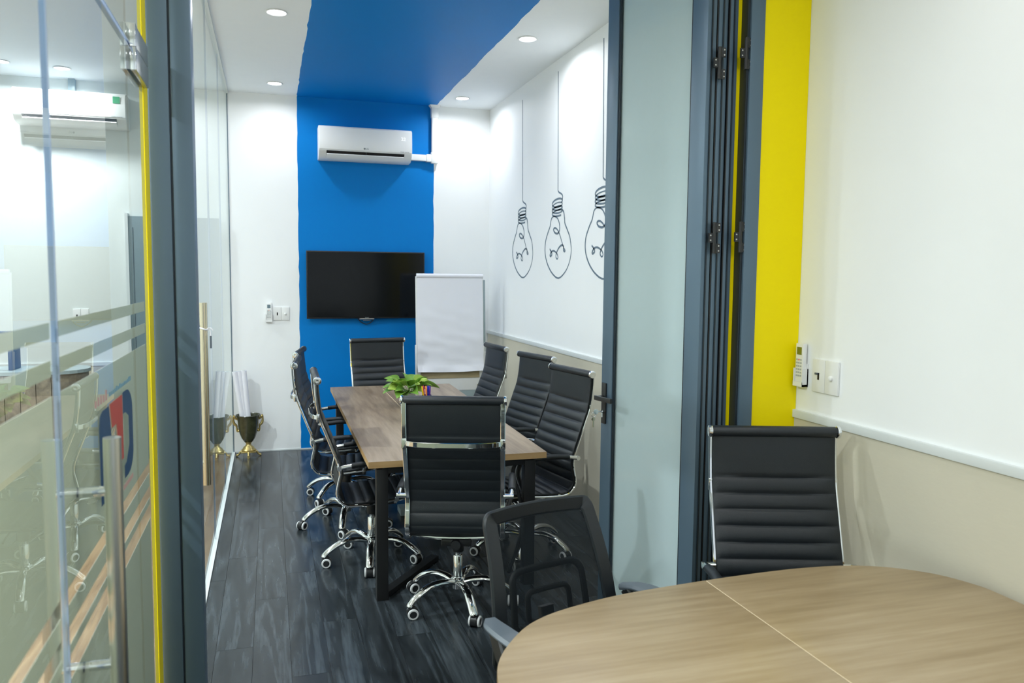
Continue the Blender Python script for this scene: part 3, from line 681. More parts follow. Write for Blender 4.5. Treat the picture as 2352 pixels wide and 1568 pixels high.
bm = bmesh.new(); lathe(bm, [(0.010, 0), (0.010, 0.014)], 14, (0.262, -0.12, 0.665), 'y'); build('clamp_knob', bm, M['gold'], fc)
bm = bmesh.new(); board(bm, -0.315, -0.295, 0.64, 0.70, 0.018, 0.03); build('corner_catch', bm, M['btn'], fc)
for s in (-1, 1):
    bm = bmesh.new(); tube(bm, [(s*0.26, -0.010, 1.3), (s*0.30, -0.06, 0.004)], 0.012, 10, (1, 0, 0)); build('leg', bm, M['greypl'], fc, smooth=True)
bm = bmesh.new(); tube(bm, [(0, -0.03, 1.4), (0, 0.33, 0.004)], 0.012, 10, (1, 0, 0)); build('leg', bm, M['greypl'], fc, smooth=True)
pp = thing('paper_pad', 'large blank white paper pad hanging on the flipchart easel', 'paper pad', (1.62, 7.33, 0))
bm = bmesh.new(); nx, nz = 24, 36; g = []
for j in range(nz+1):
    row = []
    z = 1.695-(1.695-0.805)*j/nz
    for i in range(nx+1):
        x = -0.312+0.624*i/nx; u = j/nz
        wv = 0.005*u*math.sin(x*9+z*17)+0.004*u*math.sin(z*40+x*5)+0.003*math.sin(x*22-z*9)*u
        curl = 0.03*max(0, u-0.93)/0.07*(0.4+0.6*abs(2*i/nx-1)) if u > 0.93 else 0
        row.append(bm.verts.new((x*(1+0.02*u), -0.075+lean*(z-0.6)-0.034-abs(wv)-curl, z-(0.01*math.sin(i/nx*math.pi) if j == nz else 0))))
    g.append(row)
for j in range(nz):
    for i in range(nx): bm.faces.new((g[j][i], g[j][i+1], g[j+1][i+1], g[j+1][i]))
ge = bmesh.ops.extrude_face_region(bm, geom=bm.faces[:])
for v in ge['geom']:
    if isinstance(v, bmesh.types.BMVert): v.co.y += 0.010
build('sheets', bm, M['paper'], pp, smooth=True)
bm = bmesh.new(); cyl(bm, 0.020, -0.318, 0.318, (0, -0.040, 1.695), 'x', 20); build('rolled_sheet', bm, M['paper'], pp, smooth=True)

# ------------------------------------------------------------------ urn with paper rolls
ur = thing('urn_vase', 'dark green urn with gold handles and gold foot by the glass wall', 'vase', (-0.212, 7.665, 0), math.radians(0))
bm = bmesh.new()
lathe(bm, [(0.022, 0.128), (0.040, 0.140), (0.062, 0.175), (0.080, 0.225), (0.090, 0.285), (0.094, 0.335), (0.100, 0.372), (0.112, 0.388), (0.110, 0.392), (0.098, 0.378), (0.088, 0.335), (0.083, 0.28), (0.07, 0.2), (0.02, 0.16)], 36); build('bowl', bm, M['urn'], ur, smooth=True)
bm = bmesh.new(); lathe(bm, [(0.03, 0.050), (0.062, 0.052), (0.066, 0.062), (0.052, 0.075), (0.046, 0.088), (0.030, 0.100), (0.024, 0.112), (0.024, 0.124), (0.034, 0.132), (0.030, 0.138)], 28); build('stem', bm, M['gold'], ur, smooth=True)
bm = bmesh.new(); box(bm, -0.066, 0.066, -0.066, 0.066, 0.040, 0.054); build('plinth', bm, M['gold'], ur, bevel=0.006)
for k in range(4):
    a = math.radians(45+90*k+45); c, s = math.cos(a), math.sin(a)
    bm = bmesh.new(); P = [(c*r, s*r, z) for r, z in ((0.05, 0.048), (0.072, 0.042), (0.086, 0.022), (0.100, 0.012), (0.112, 0.012))]
    tube(bm, P, 0.011, 10, (0, 0, 1), smooth=4, scale=lambda t: 1.15-0.35*math.sin(t*math.pi)); build('foot', bm, M['gold'], ur, smooth=True)
for s in (-1, 1):
    bm = bmesh.new()
    tube(bm, [(s*0.088, 0, 0.345), (s*0.112, 0, 0.362), (s*0.125, 0, 0.378), (s*0.130, 0, 0.345), (s*0.122, 0, 0.31), (s*0.104, 0, 0.29), (s*0.100, 0, 0.262), (s*0.092, 0, 0.240), (s*0.080, 0, 0.250)], 0.0095, 8, (0, 1, 0), smooth=5, scale=lambda t: 0.8+0.5*abs(math.sin(t*9)))
    tube(bm, [(s*0.122, 0, 0.372), (s*0.128, 0, 0.392)], 0.006, 8, (0, 1, 0)); build('handle', bm, M['gold'], ur, smooth=True)
for k, (xb, yb, xt, zt) in enumerate(((-0.040, -0.03, -0.110, 0.798), (-0.016, -0.02, -0.070, 0.800), (0.020, -0.025, -0.030, 0.805), (0.0, 0.03, -0.045, 0.79))):
    bm = bmesh.new(); p0, p1 = Vector((-0.212+xb*0.6, 7.665+yb*0.6, 0.20)), Vector((-0.212+xt, 7.665+yb+0.02, zt))
    tube(bm, [p0, p1], 0.0245, 20, (0, 1, 0)); tube(bm, [p1, p1+(p1-p0).normalized()*0.0015], 0.017, 16, (0, 1, 0), mi=1)
    o = build('paper_roll', bm, [M['paper'], M['btn']], smooth=True)
    tag(o, ['leftmost white paper roll standing in the dark urn', 'second white paper roll from the left in the dark urn', 'rightmost white paper roll standing in the dark urn', 'white paper roll at the back of the dark urn'][k], 'paper roll', 'rolled papers in the urn')

# ------------------------------------------------------------------ conference table
ct = thing('conference_table', 'long rectangular grey brown conference table on black steel legs', 'table', (0.95, 5.37, 0))
x0, x1, y0, y1 = 0.466-0.95, 1.425-0.95, 3.984-5.37, 6.770-5.37
x1b = 1.50-0.95
bm = bmesh.new()
def quadprism(bm, c, z0, z1, mi_side=1):
    A = [bm.verts.new((*p, z0)) for p in c]; B = [bm.verts.new((*p, z1)) for p in c]
    bm.faces.new(A[::-1]).material_index = 0; bm.faces.new(B).material_index = 0
    for i in range(4): bm.faces.new((A[i], A[(i+1) % 4], B[(i+1) % 4], B[i])).material_index = mi_side
quadprism(bm, [(x0, y0), (x1, y0), (x1b, y1), (x0+0.01, y1)], 0.717, 0.75)
build('tabletop', bm, [M['tabletop'], M['tableedge']], ct)
cv = boxobj('cable_cover', (-0.062, 0.15, -0.55, 1.19, 0.7500, 0.7506), M['seam'], ct)
boxobj('cover_plate', (-0.0585, 0.1465, -0.5465, 1.1865, 0.7504, 0.7512), M['tabletop'], cv)
for xx, yy in ((x0+0.075, y0+0.07), (x1-0.08, y0+0.07), (x0+0.075, y1-0.12), (x1b-0.10, y1-0.12)):
    boxobj('leg', (xx-0.03, xx+0.03, yy-0.03, yy+0.03, 0.0, 0.700), M['blackmetal'], ct, bevel=0.002)
for yy in (y0+0.07, y1-0.12):
    boxobj('top_rail', (x0+0.075, x1-0.08, yy-0.025, yy+0.025, 0.675, 0.717), M['blackmetal'], ct)
for xx in (x0+0.075, x1-0.08):
    boxobj('side_rail', (xx-0.02, xx+0.02, y0+0.07, y1-0.12, 0.685, 0.717), M['blackmetal'], ct)
Mr = Matrix.Translation((x0+0.075, y0+0.07, 0)) @ Matrix.Rotation(math.radians(-38), 4, 'Z')
boxobj('foot_brace', (-0.025, 0.025, 0.0, 0.62, 0.003, 0.03), M['blackmetal'], ct, M=Mr)
bm = bmesh.new(); tube(bm, [(x1-0.13, y0+0.10, 0.70), (x1-0.16, y0+0.10, 0.62), (x1-0.13, y0+0.08, 0.5), (x1-0.10, y0+0.1, 0.36), (x1-0.12, y0+0.12, 0.2), (x1-0.15, y0+0.2, 0.02)], 0.011, 10, (1, 0, 0), smooth=6); build('cable', bm, M['plastic'], ct, smooth=True)
pb = boxobj('floor_socket', (0.86, 1.06, 5.45, 5.60, 0.0, 0.045), M['palepanel'], bevel=0.006); tag(pb, 'small pale grey socket box on the floor under the conference table', 'socket box')

# ------------------------------------------------------------------ plant and pens
pl = thing('potted_plant', 'leafy green pothos in a white pot on the conference table', 'plant', (0.965, 5.72, 0.7512))
bm = bmesh.new(); lathe(bm, [(0.036, 0.0), (0.045, 0.03), (0.050, 0.085), (0.048, 0.088), (0.045, 0.083), (0.03, 0.07)], 24); build('pot', bm, M['ceramic'], pl, smooth=True)
bm = bmesh.new(); lathe(bm, [(0.044, 0.070), (0.040, 0.076), (0.005, 0.079)], 20); build('soil', bm, M['soil'], pl)
random.seed(5)
def leaf_mesh(Ln, Wd, fold):
    bm = bmesh.new(); n_ = 8; rows = []
    for i in range(n_+1):
        t = i/n_; wv = Wd*(math.sin(math.pi*min(1, t**0.65))**0.8)*(1-0.25*t) if 0 < t < 1 else 0.0008
        z = 0.35*Ln*math.sin(t*2.4)*0.35-0.18*Ln*t*t
        rows.append([bm.verts.new((-wv, t*Ln, z+fold*wv)), bm.verts.new((-wv*0.5, t*Ln, z+fold*wv*0.3)), bm.verts.new((0, t*Ln, z)), bm.verts.new((wv*0.5, t*Ln, z+fold*wv*0.3)), bm.verts.new((wv, t*Ln, z+fold*wv))])
    for a, b in zip(rows, rows[1:]):
        for j in range(4): bm.faces.new((a[j], a[j+1], b[j+1], b[j]))
    g_ = bmesh.ops.extrude_face_region(bm, geom=bm.faces[:])
    for v in g_['geom']:
        if isinstance(v, bmesh.types.BMVert): v.co.z += 0.0006
    return bm
leaves = [(-150, 35, .10), (-165, 5, .13), (170, 50, .11), (-120, -12, .12), (-140, 60, .09), (-100, 30, .10), (-70, 40, .09), (100, 70, .10), (60, 55, .11), (20, 30, .13), (0, 12, .15), (-20, 25, .12), (140, 25, .11), (-90, 62, .09), (-130, 15, .11), (-45, 58, .10), (35, 5, .12), (120, 45, .10), (-175, 70, .08), (80, 20, .10), (-110, -30, .11), (-60, 10, .09), (160, 15, .12), (-15, 60, .10), (-145, 20, .13), (-155, 45, .12), (-125, -5, .13), (-105, 50, .11), (-80, 5, .11), (-170, 20, .13)]
for k, (az, el, Ln) in enumerate(leaves):
    a, e = math.radians(az), math.radians(el); base = Vector((0.012*math.cos(a), 0.012*math.sin(a), 0.075))
    r0 = random.uniform(0.035, 0.075); mid = base+Vector((math.cos(a)*r0, math.sin(a)*r0, 0.03+0.045*max(0, math.sin(e))))
    bm = bmesh.new(); tube(bm, [base, (base+mid)/2+Vector((0, 0, 0.02)), mid], 0.0016, 6, (0, 0, 1), smooth=4); st = build('stem', bm, M['stem'], pl, smooth=True)
    bm = leaf_mesh(Ln, Ln*random.uniform(0.42, 0.54), random.uniform(0.2, 0.8))
    bmesh.ops.transform(bm, matrix=Matrix.Translation(mid) @ Matrix.Rotation(a-math.pi/2, 4, 'Z') @ Matrix.Rotation(e*0.8-0.1, 4, 'X') @ Matrix.Rotation(random.uniform(-0.7, 0.7), 4, 'Y'), verts=bm.verts)
    build('leaf', bm, M['leaf2'] if k % 3 == 0 else M['leaf'], pl, smooth=True, angle=80)
cup = thing('pen_cup', 'small clear pen cup beside the potted plant', 'pen cup', (1.075, 5.60, 0.7512))
bm = bmesh.new(); lathe(bm, [(0.030, 0.0), (0.036, 0.085), (0.0345, 0.085), (0.0285, 0.003)], 20); build('cup', bm, M['greypl'], cup, smooth=True)
for k, (dx, dy, tx, nm, lab) in enumerate(((-0.016, -0.008, -0.035, 'pen_yellow', 'yellow marker leaning left in the pen cup'), (0.0, -0.012, -0.006, 'pen_orange', 'orange marker standing in the pen cup'), (0.010, 0.0, 0.012, 'pen_blue', 'bright blue marker standing in the pen cup'), (0.018, -0.006, 0.024, 'pen_purple', 'purple marker at the right of the pen cup'), (-0.010, 0.012, -0.022, 'pen_pink', 'pink marker behind the yellow one in the pen cup'))):
    t = thing('marker_pen', lab, 'marker', (1.075+dx, 5.60+dy, 0.755), 0, 'markers in the pen cup'); dv = Vector((tx-dx, 0.01, 0.145)).normalized()
    bm = bmesh.new(); tube(bm, [Vector((0, 0, 0.0)), dv*0.10], 0.0058, 10, (1, 0, 0)); build('barrel', bm, M[nm], t, smooth=True)
    bm = bmesh.new(); tube(bm, [dv*0.10, dv*0.142, dv*0.147], 0.0066, 10, (1, 0, 0), scale=lambda q: 1 if q < 0.9 else 0.6); build('cap', bm, M[nm], t, smooth=True)

# ------------------------------------------------------------------ ribbed executive chair (faces +y)
PROF = [(-.318, 1.118), (-.316, 1.06), (-.308, .985), (-.294, .91), (-.264, .83), (-.226, .73), (-.196, .65), (-.186, .59), (-.198, .53), (-.204, .475), (-.178, .432), (-.125, .417), (0, .424), (.12, .438), (.195, .445), (.238, .440), (.258, .420)]
PC = catmull([(0, y, z) for y, z in PROF], 10)
def arcl(P):
    s = [0]
    for a, b in zip(P, P[1:]): s.append(s[-1]+(b-a).length)
    return s
SS = arcl(PC)
def at_s(s):
    for i in range(len(SS)-1):
        if SS[i+1] >= s:
            t = (s-SS[i])/(SS[i+1]-SS[i]); p = PC[i].lerp(PC[i+1], t); tg = (PC[i+1]-PC[i]).normalized(); return p, tg
    return PC[-1], (PC[-1]-PC[-2]).normalized()
def make_chair():
    t = bpy.data.objects.new('office_chair', None); COL.objects.link(t); t.empty_display_size = 0.2
    # sling
    bm = bmesh.new(); tot = SS[-1]; HW = 0.232; seam0, pitch = 0.175, 0.0605; samples = []
    s = 0.010
    while s < tot:
        samples.append(s); ph = ((s-seam0)/pitch) % 1.0 if s > seam0 else 0.5
        s += 0.0035 if (ph < 0.16 or ph > 0.84) and s > seam0-0.01 else 0.011
    samples.append(tot); front = []; back = []
    xs = [-1, -0.985, -0.93, -0.8, -0.5, 0, 0.5, 0.8, 0.93, 0.985, 1]
    for s in samples:
        p, tg = at_s(s); nn = Vector((0, -tg.z, tg.y))
        if s < seam0: bul = 0.6+0.4*math.sin(min(1, s/seam0)*math.pi); edge = min(1, (seam0-s)/0.012)**0.6; b = 0.009*bul*edge if edge > 0 else 0
        else:
            ph = ((s-seam0) % pitch)/pitch; b = 0.0105*(1-abs(2*ph-1)**3.2)
        fr = []; bk = []
        for u in xs:
            e = (1-abs(u)**10)
            fr.append(bm.verts.new(p+Vector((u*HW, 0, 0))+nn*(0.003+b*e)))
            bk.append(bm.verts.new(p+Vector((u*HW*0.995, 0, 0))-nn*(0.003+b*0.45*e)))
        front.append(fr); back.append(bk)
    m_ = len(xs)
    for A in (front, back):
        for a, b in zip(A, A[1:]):
            for j in range(m_-1): bm.faces.new((a[j], a[j+1], b[j+1], b[j]))
    for i in range(len(front)-1):
        for j in (0, m_-1): bm.faces.new((front[i][j], front[i+1][j], back[i+1][j], back[i][j]))
    for i in (0, -1):
        for j in range(m_-1): bm.faces.new((front[i][j], front[i][j+1], back[i][j+1], back[i][j]))
    build('ribbed_seat', bm, M['leather'], t, smooth=True, angle=60)
    # head roll and its chrome caps
    bm = bmesh.new(); lathe(bm, [(0.018, -0.236), (0.0215, -0.230), (0.0215, 0.230), (0.018, 0.236)], 24, (0, -0.318, 1.118), 'x'); hr = build('head_roll', bm, M['leather'], t, smooth=True)
    for sx in (-1, 1):
        bm = bmesh.new(); lathe(bm, [(0.0225, sx*0.2365), (0.0235, sx*0.242), (0.021, sx*0.249), (0.010, sx*0.2505), (0.004, sx*0.2495)], 20, (0, -0.318, 1.118), 'x'); build('end_cap', bm, M['chrome'], hr, smooth=True)
    bm = bmesh.new(); lathe(bm, [(0.013, -0.236), (0.015, -0.23), (0.015, 0.23), (0.013, 0.236)], 16, (0, 0.255, 0.420), 'x'); build('front_roll', bm, M['leather'], t, smooth=True)
    # side frames
    pts = [at_s(0.005+(tot-0.01)*i/60) for i in range(61)]
    for sx in (-1, 1):
        bm = bmesh.new(); path = [p+Vector((sx*0.232, 0, 0))-Vector((0, -tg.z, tg.y))*0.013 for p, tg in pts]
        sweep(bm, path, rect(0.0115, 0.006, 0.5), (1, 0, 0)); build('side_frame', bm, M['chrome'], t, smooth=True)
    # bowed rear brace with brackets
    p, tg = at_s(0.205); y0_, z0_ = p.y-0.018, p.z
    bm = bmesh.new(); P = [(-0.228, y0_, z0_), (-0.20, y0_-0.022, z0_-0.002), (-0.12, y0_-0.036, z0_-0.004), (0, y0_-0.040, z0_-0.004), (0.12, y0_-0.036, z0_-0.004), (0.20, y0_-0.022, z0_-0.002), (0.228, y0_, z0_)]
    sweep(bm, catmull(P, 6), rect(0.0125, 0.004, 0.6), (0, 0, 1)); br_ = build('back_brace', bm, M['chrome'], t, smooth=True)
    for sx in (-1, 1):
        bm = bmesh.new(); box(bm, sx*0.232-0.013, sx*0.232+0.013, y0_-0.010, y0_+0.008, z0_-0.026, z0_+0.022); build('bracket', bm, M['chrome'], br_, bevel=0.004)
    # armrests
    for sx in (-1, 1):
        ax = sx*0.262; bm = bmesh.new()
        cyl(bm, 0.013, *sorted((sx*0.236, sx*0.285)), (0, -0.205, 0.632), 'x', 16)
        tube(bm, [(sx*0.272, -0.212, 0.631), (ax+sx*0.012, -0.175, 0.638), (ax+sx*0.014, -0.125, 0.646)], 0.0125, 12, (0, 0, 1), smooth=4)
        ar = build('armrest', bm, M['chrome'], t, smooth=True)
        bm = bmesh.new(); tube(bm, [(ax+sx*0.014, -0.140, 0.645), (ax+sx*0.014, -0.03, 0.655), (ax+sx*0.014, 0.09, 0.655), (ax+sx*0.013, 0.145, 0.648)], 0.018, 14, (0, 0, 1), smooth=5, scale=lambda q: (0.85, 1.05)); build('arm_pad', bm, M['leather'], ar, smooth=True)
        bm = bmesh.new(); tube(bm, [(ax+sx*0.013, 0.140, 0.648), (ax+sx*0.012, 0.180, 0.625), (ax+sx*0.008, 0.190, 0.575), (ax+sx*0.002, 0.165, 0.51), (sx*0.250, 0.135, 0.455), (sx*0.246, 0.120, 0.432)], 0.0125, 12, (0, 1, 0), smooth=5); build('arm_support', bm, M['plastic'], ar, smooth=True)
        bm = bmesh.new(); cyl(bm, 0.012, *sorted((sx*0.238, sx*0.262)), (0, 0.115, 0.432), 'x', 12); build('arm_bolt', bm, M['chrome'], ar, smooth=True)
    # under-seat spreaders and mechanism
    for y in (-0.11, 0.11):
        bm = bmesh.new(); tube(bm, [(-0.228, y, 0.408), (-0.10, y, 0.392), (0.10, y, 0.392), (0.228, y, 0.408)], 0.009, 10, (0, 1, 0), smooth=3); build('cross_bar', bm, M['chrome'], t, smooth=True)
    bm = bmesh.new(); box(bm, -0.075, 0.075, -0.13, 0.13, 0.352, 0.388); mc = build('tilt_mechanism', bm, M['plastic'], t, bevel=0.008)
    bm = bmesh.new(); tube(bm, [(0.07, 0.03, 0.368), (0.19, 0.03, 0.362), (0.24, 0.03, 0.350)], 0.005, 8, (0, 1, 0), smooth=3); build('lever', bm, M['plastic'], mc, smooth=True)
    bm = bmesh.new(); cyl(bm, 0.024, -0.16, -0.13, (0, 0, 0.368), 'y', 16); build('tension_knob', bm, M['plastic'], mc, smooth=True)
    bm = bmesh.new(); lathe(bm, [(0.028, 0.285), (0.030, 0.30), (0.030, 0.352)], 20); build('gas_lift_boot', bm, M['plastic'], t, smooth=True)
    bm = bmesh.new(); lathe(bm, [(0.0145, 0.255), (0.0145, 0.30)], 16); build('piston', bm, M['chrome'], t, smooth=True)
    bm = bmesh.new(); lathe(bm, [(0.027, 0.152), (0.027, 0.158), (0.0245, 0.160), (0.0245, 0.262), (0.022, 0.266), (0.015, 0.267)], 24); build('gas_lift', bm, M['chrome'], t, smooth=True)
    # star base
    bm = bmesh.new(); lathe(bm, [(0.020, 0.088), (0.030, 0.092), (0.034, 0.115), (0.036, 0.145), (0.030, 0.152), (0.020, 0.153)], 28); build('base_hub', bm, M['chrome'], t, smooth=True)
    for k in range(5):
        a = 2*math.pi*k/5+0.3; c, s = math.cos(a), math.sin(a)
        bm = bmesh.new(); P = [(c*r, s*r, z) for r, z in ((0.024, 0.124), (0.08, 0.137), (0.14, 0.139), (0.20, 0.124), (0.25, 0.096), (0.283, 0.068), (0.288, 0.060))]
        ref = (-s, c, 0)
        sweep(bm, catmull(P, 5), circ(0.0205, 12, 0.0145), ref, scale=lambda q: 1.0+0.1*math.sin(q*3)); build('base_leg', bm, M['chrome'], t, smooth=True)
    # casters
    for k in range(5):
        a = 2*math.pi*k/5+0.3
        cs = bmesh.new()
        lathe(cs, [(0.006, 0.045), (0.006, 0.066)], 8)
        for sx in (-1, 1): lathe(cs, [(0.018, sx*0.008), (0.0265, sx*0.010), (0.0275, sx*0.020), (0.024, sx*0.0265), (0.004, sx*0.0275)], 20, (0, -0.016, 0.0275), 'x')
        lathe(cs, [(0.0295, -0.013), (0.0295, 0.013)], 20, (0, -0.016, 0.0300), 'x')
        co = build('caster', cs, M['plastic'], t, smooth=True); co.location = (0.288*math.cos(a), 0.288*math.sin(a), 0)
        for sx in (-1, 1):
            bm = bmesh.new(); lathe(bm, [(0.0275, sx*0.019), (0.0272, sx*0.0255), (0.0245, sx*0.0285), (0.0185, sx*0.0290), (0.018, sx*0.0265)], 22, (0, -0.016, 0.0275), 'x', cap=False); build('wheel_ring', bm, M['ring'], co, smooth=True)
    return t
proto = make_chair()
index_kids()
CHAIRS = [
 ('FC', 0.908, 3.875, -17.5, 0.42, 'black ribbed office chair with its back to the camera at the near table end'),
 ('L3', 0.560, 4.640, -90.7, 1.10, 'black ribbed office chair on the left of the conference table, nearest the camera'),
 ('L2', 0.478, 5.376, -95.2, 0.55, 'black ribbed office chair on the left of the conference table, middle of the three'),
 ('L1', 0.520, 6.05, -99.3, 0.20, 'black ribbed office chair on the left of the conference table, farthest from the camera'),
 ('R1', 1.451, 6.187, 94.5, 0.9, 'black ribbed office chair on the right of the conference table, next to the flipchart'),
 ('R2', 1.533, 5.341, 102.5, 0.3, 'black ribbed office chair on the right of the conference table, middle of the three'),
 ('R3', 1.475, 4.512, 100.3, 0.0, 'black ribbed office chair on the right of the conference table, nearest the folding door'),
 ('HD', 0.942, 6.740, 186.0, 0.7, 'black ribbed office chair at the far end of the table against the blue wall'),
 ('NR', 1.735, 2.25, 162.0, 0.5, 'black ribbed office chair behind the oval table by the yellow wall')]
CH = {}
for i, (nm, x, y, a, sw, lab) in enumerate(CHAIRS):
    c = proto if i == 0 else copy_tree(proto)
    c.location = (x, y, 0); c.rotation_euler = (0, 0, math.radians(a)); CH[nm] = c
    tag(c, lab, 'chair', 'ribbed black office chairs')
BASEROT = {'FC': 57, 'L3': 46, 'L2': 49, 'L1': 20, 'R1': 10, 'R2': 33, 'R3': 55, 'HD': 0, 'NR': 15}
for nm, c in CH.items():
    extra = math.radians(BASEROT[nm]); k = 0
    for ch in c.children if False else [o for o in bpy.data.objects if o.parent == c]:
        b = ch.name.split('.')[0]
        if b == 'base_leg': ch.rotation_euler = (0, 0, extra)
        elif b == 'caster':
            v = Vector(ch.location); v.rotate(Matrix.Rotation(extra, 3, 'Z')); ch.location = v
            ch.rotation_euler = (0, 0, random.uniform(0, 6.28))

# ------------------------------------------------------------------ oval table in the front room
nt_ = thing('oval_table', 'large oval light oak meeting table in the foreground', 'table', (1.30, 1.60, 0))
far = [(0.498, 1.706), (0.518, 1.783), (0.561, 1.864), (0.638, 1.959), (0.712, 2.015), (0.802, 2.054), (0.955, 2.096), (1.108, 2.117), (1.30, 2.133), (1.50, 2.143), (1.678, 2.141), (1.832, 2.118), (1.959, 2.063), (2.053, 1.977), (2.100, 1.880), (2.112, 1.790)]
loop = [(x-1.30, y-1.60) for x, y in far]; loop = loop + [(-x, -y) for x, y in loop]
lp_ = catmull([(x, y, 0) for x, y in loop+[loop[0]]], 4)[:-1]; pts2 = [(p.x, p.y) for p in lp_]
def half(sign):
    out = []; nP = len(pts2)
    for i in range(nP):
        a, b = pts2[i], pts2[(i+1) % nP]; ia, ib = (a[0]*sign > 0.0008), (b[0]*sign > 0.0008)
        if ia: out.append(a)
        if ia != ib:
            t = (sign*0.0008-a[0])/(b[0]-a[0]); out.append((sign*0.0008, a[1]+(b[1]-a[1])*t))
    return out
for sgn in (-1, 1):
    P = half(sgn); bm = bmesh.new(); A = [bm.verts.new((x, y, 0.722)) for x, y in P]; B = [bm.verts.new((x, y, 0.75)) for x, y in P]
    bm.faces.new(A); bm.faces.new(B[::-1])
    for i in range(len(A)): bm.faces.new((A[i], A[(i+1) % len(A)], B[(i+1) % len(A)], B[i])).material_index = 1
    build('tabletop_half', bm, [M['neartop'], M['tableedge']], nt_, bevel=0.0012)
boxobj('seam_strip', (-0.0014, 0.0014, -0.527, 0.527, 0.74, 0.7498), M['seam'], nt_)
for s in (-1, 1):
    boxobj('support_panel', (s*0.5-0.0125, s*0.5+0.0125, -0.28, 0.15, 0.0, 0.722), M['neartop'], nt_)
boxobj('modesty_panel', (-0.4875, 0.4875, -0.009, 0.009, 0.25, 0.722), M['neartop'], nt_)

# ------------------------------------------------------------------ mesh chair (faces +y locally)
mc = thing('mesh_chair', 'black mesh back office chair tucked in at the left end of the oval table', 'chair', (0.928, 2.125, 0), math.radians(180+16))
# back: curved trapezoid; parametrised (u -1..1, v 0..1)
def bk(u, v):
    hw = 0.205+0.035*(1-v)-0.02*max(0, v-0.9)*0
    z = 0.50+0.43*v; y = -0.185-0.125*v+0.035*math.sin(v*math.pi)*0.8 - 0.035*(1-u*u)
    return Vector((u*hw, y, z))
bm = bmesh.new(); nu, nv = 12, 14; g = [[bm.verts.new(bk(-0.93+1.86*i/nu, 0.02+0.95*j/nv)) for i in range(nu+1)] for j in range(nv+1)]
for j in range(nv):
    for i in range(nu): bm.faces.new((g[j][i], g[j][i+1], g[j+1][i+1], g[j+1][i]))
build('mesh_panel', bm, M['mesh'], mc, smooth=True)
# outer frame: closed sweep of wide flat band
def rounded_border(r=0.06, n=6):
    P = []
    for (cu, cv, a0) in ((1-r*1.3, 1-r, 0), (-1+r*1.3, 1-r, 90), (-1+r*1.3, r, 180), (1-r*1.3, r, 270)):
        for k in range(n+1):
            a = math.radians(a0+90*k/n); P.append((cu+r*1.3*math.cos(a), cv+r*math.sin(a)))
    out = []
    for i in range(len(P)):
        a, b = P[i], P[(i+1) % len(P)]; out.append(a)
        if abs(a[0]-b[0])+abs(a[1]-b[1]) > 0.3:
            for k in range(1, 8): out.append((a[0]+(b[0]-a[0])*k/8, a[1]+(b[1]-a[1])*k/8))
    return out
bm = bmesh.new(); path = [bk(u*0.97, v) for u, v in rounded_border()]
sweep(bm, path, [(0.010, 0.026), (0.003, 0.030), (-0.008, 0.026), (-0.011, 0.0), (-0.008, -0.018), (0.003, -0.021), (0.010, -0.017)], (0, 1, 0), closed=True); build('back_frame', bm, M['leather'], mc, smooth=True)
bm = bmesh.new(); sweep(bm, [bk(u*0.62, 0.16+v*0.42)+Vector((0, -0.014, 0)) for u, v in rounded_border(0.18)], circ(0.009, 8, 0.013), (0, 1, 0), closed=True); lb = build('lumbar_support', bm, M['plastic'], mc, smooth=True)
bm = bmesh.new(); sweep(bm, [bk(u*0.36, 0.20+v*0.22)+Vector((0, -0.014, 0)) for u, v in rounded_border(0.2)], circ(0.008, 8, 0.010), (0, 1, 0), closed=True); build('lumbar_loop', bm, M['plastic'], lb, smooth=True)
bm = bmesh.new(); sweep(bm, [(0, -0.02, 0.40), (0, -0.15, 0.40), (0, -0.215, 0.45), (0, -0.25, 0.55), (0, -0.265, 0.62)], rect(0.026, 0.012), (1, 0, 0)); build('back_upright', bm, M['plastic'], mc, smooth=True)
bm = bmesh.new()
pr = [(0.0, 0.03), (0.19, 0.028), (0.225, 0.015), (0.235, -0.005), (0.22, -0.025), (0.0, -0.03)]
lathe(bm, [(0.001, 0.492), (0.17, 0.492), (0.215, 0.482), (0.235, 0.462), (0.225, 0.440), (0.20, 0.432), (0.001, 0.430)], 32, (0, 0, 0)); 
for v in bm.verts:
    x, y = v.co.x, v.co.y; r = math.hypot(x, y)
    if r > 1e-3:
        k = r/max(abs(x), abs(y)); q = 1+(k-1)*0.55; v.co.x *= q; v.co.y *= q
build('seat_cushion', bm, M['leather'], mc, smooth=True)
for s in (-1, 1):
    bm = bmesh.new(); P = [(s*0.26, -0.19, 0.655), (s*0.285, -0.12, 0.668), (s*0.29, 0.0, 0.672), (s*0.275, 0.09, 0.668)]
    sweep(bm, catmull(P, 5), rect(0.034, 0.010, 0.8), (1, 0, 0), scale=lambda q: (0.55+0.55*math.sin(min(1, q*1.5)*math.pi/2), 1.0)); am = build('armrest', bm, M['greypl'], mc, smooth=True)
    bm = bmesh.new(); sweep(bm, catmull([(s*0.285, 0.05, 0.662), (s*0.288, 0.03, 0.58), (s*0.28, -0.02, 0.50), (s*0.24, -0.02, 0.435), (s*0.10, 0, 0.415)], 5), rect(0.022, 0.012, 0.6), (0, 1, 0)); build('arm_bracket', bm, M['plastic'], am, smooth=True)
    bm = bmesh.new(); sweep(bm, catmull([(s*0.262, -0.17, 0.652), (s*0.272, -0.12, 0.60), (s*0.278, -0.06, 0.54), (s*0.27, -0.02, 0.49)], 5), rect(0.024, 0.010, 0.6), (0, 1, 0)); build('arm_bracket', bm, M['plastic'], am, smooth=True)
bm = bmesh.new(); box(bm, -0.09, 0.09, -0.12, 0.12, 0.385, 0.432); build('tilt_mechanism', bm, M['plastic'], mc, bevel=0.008)
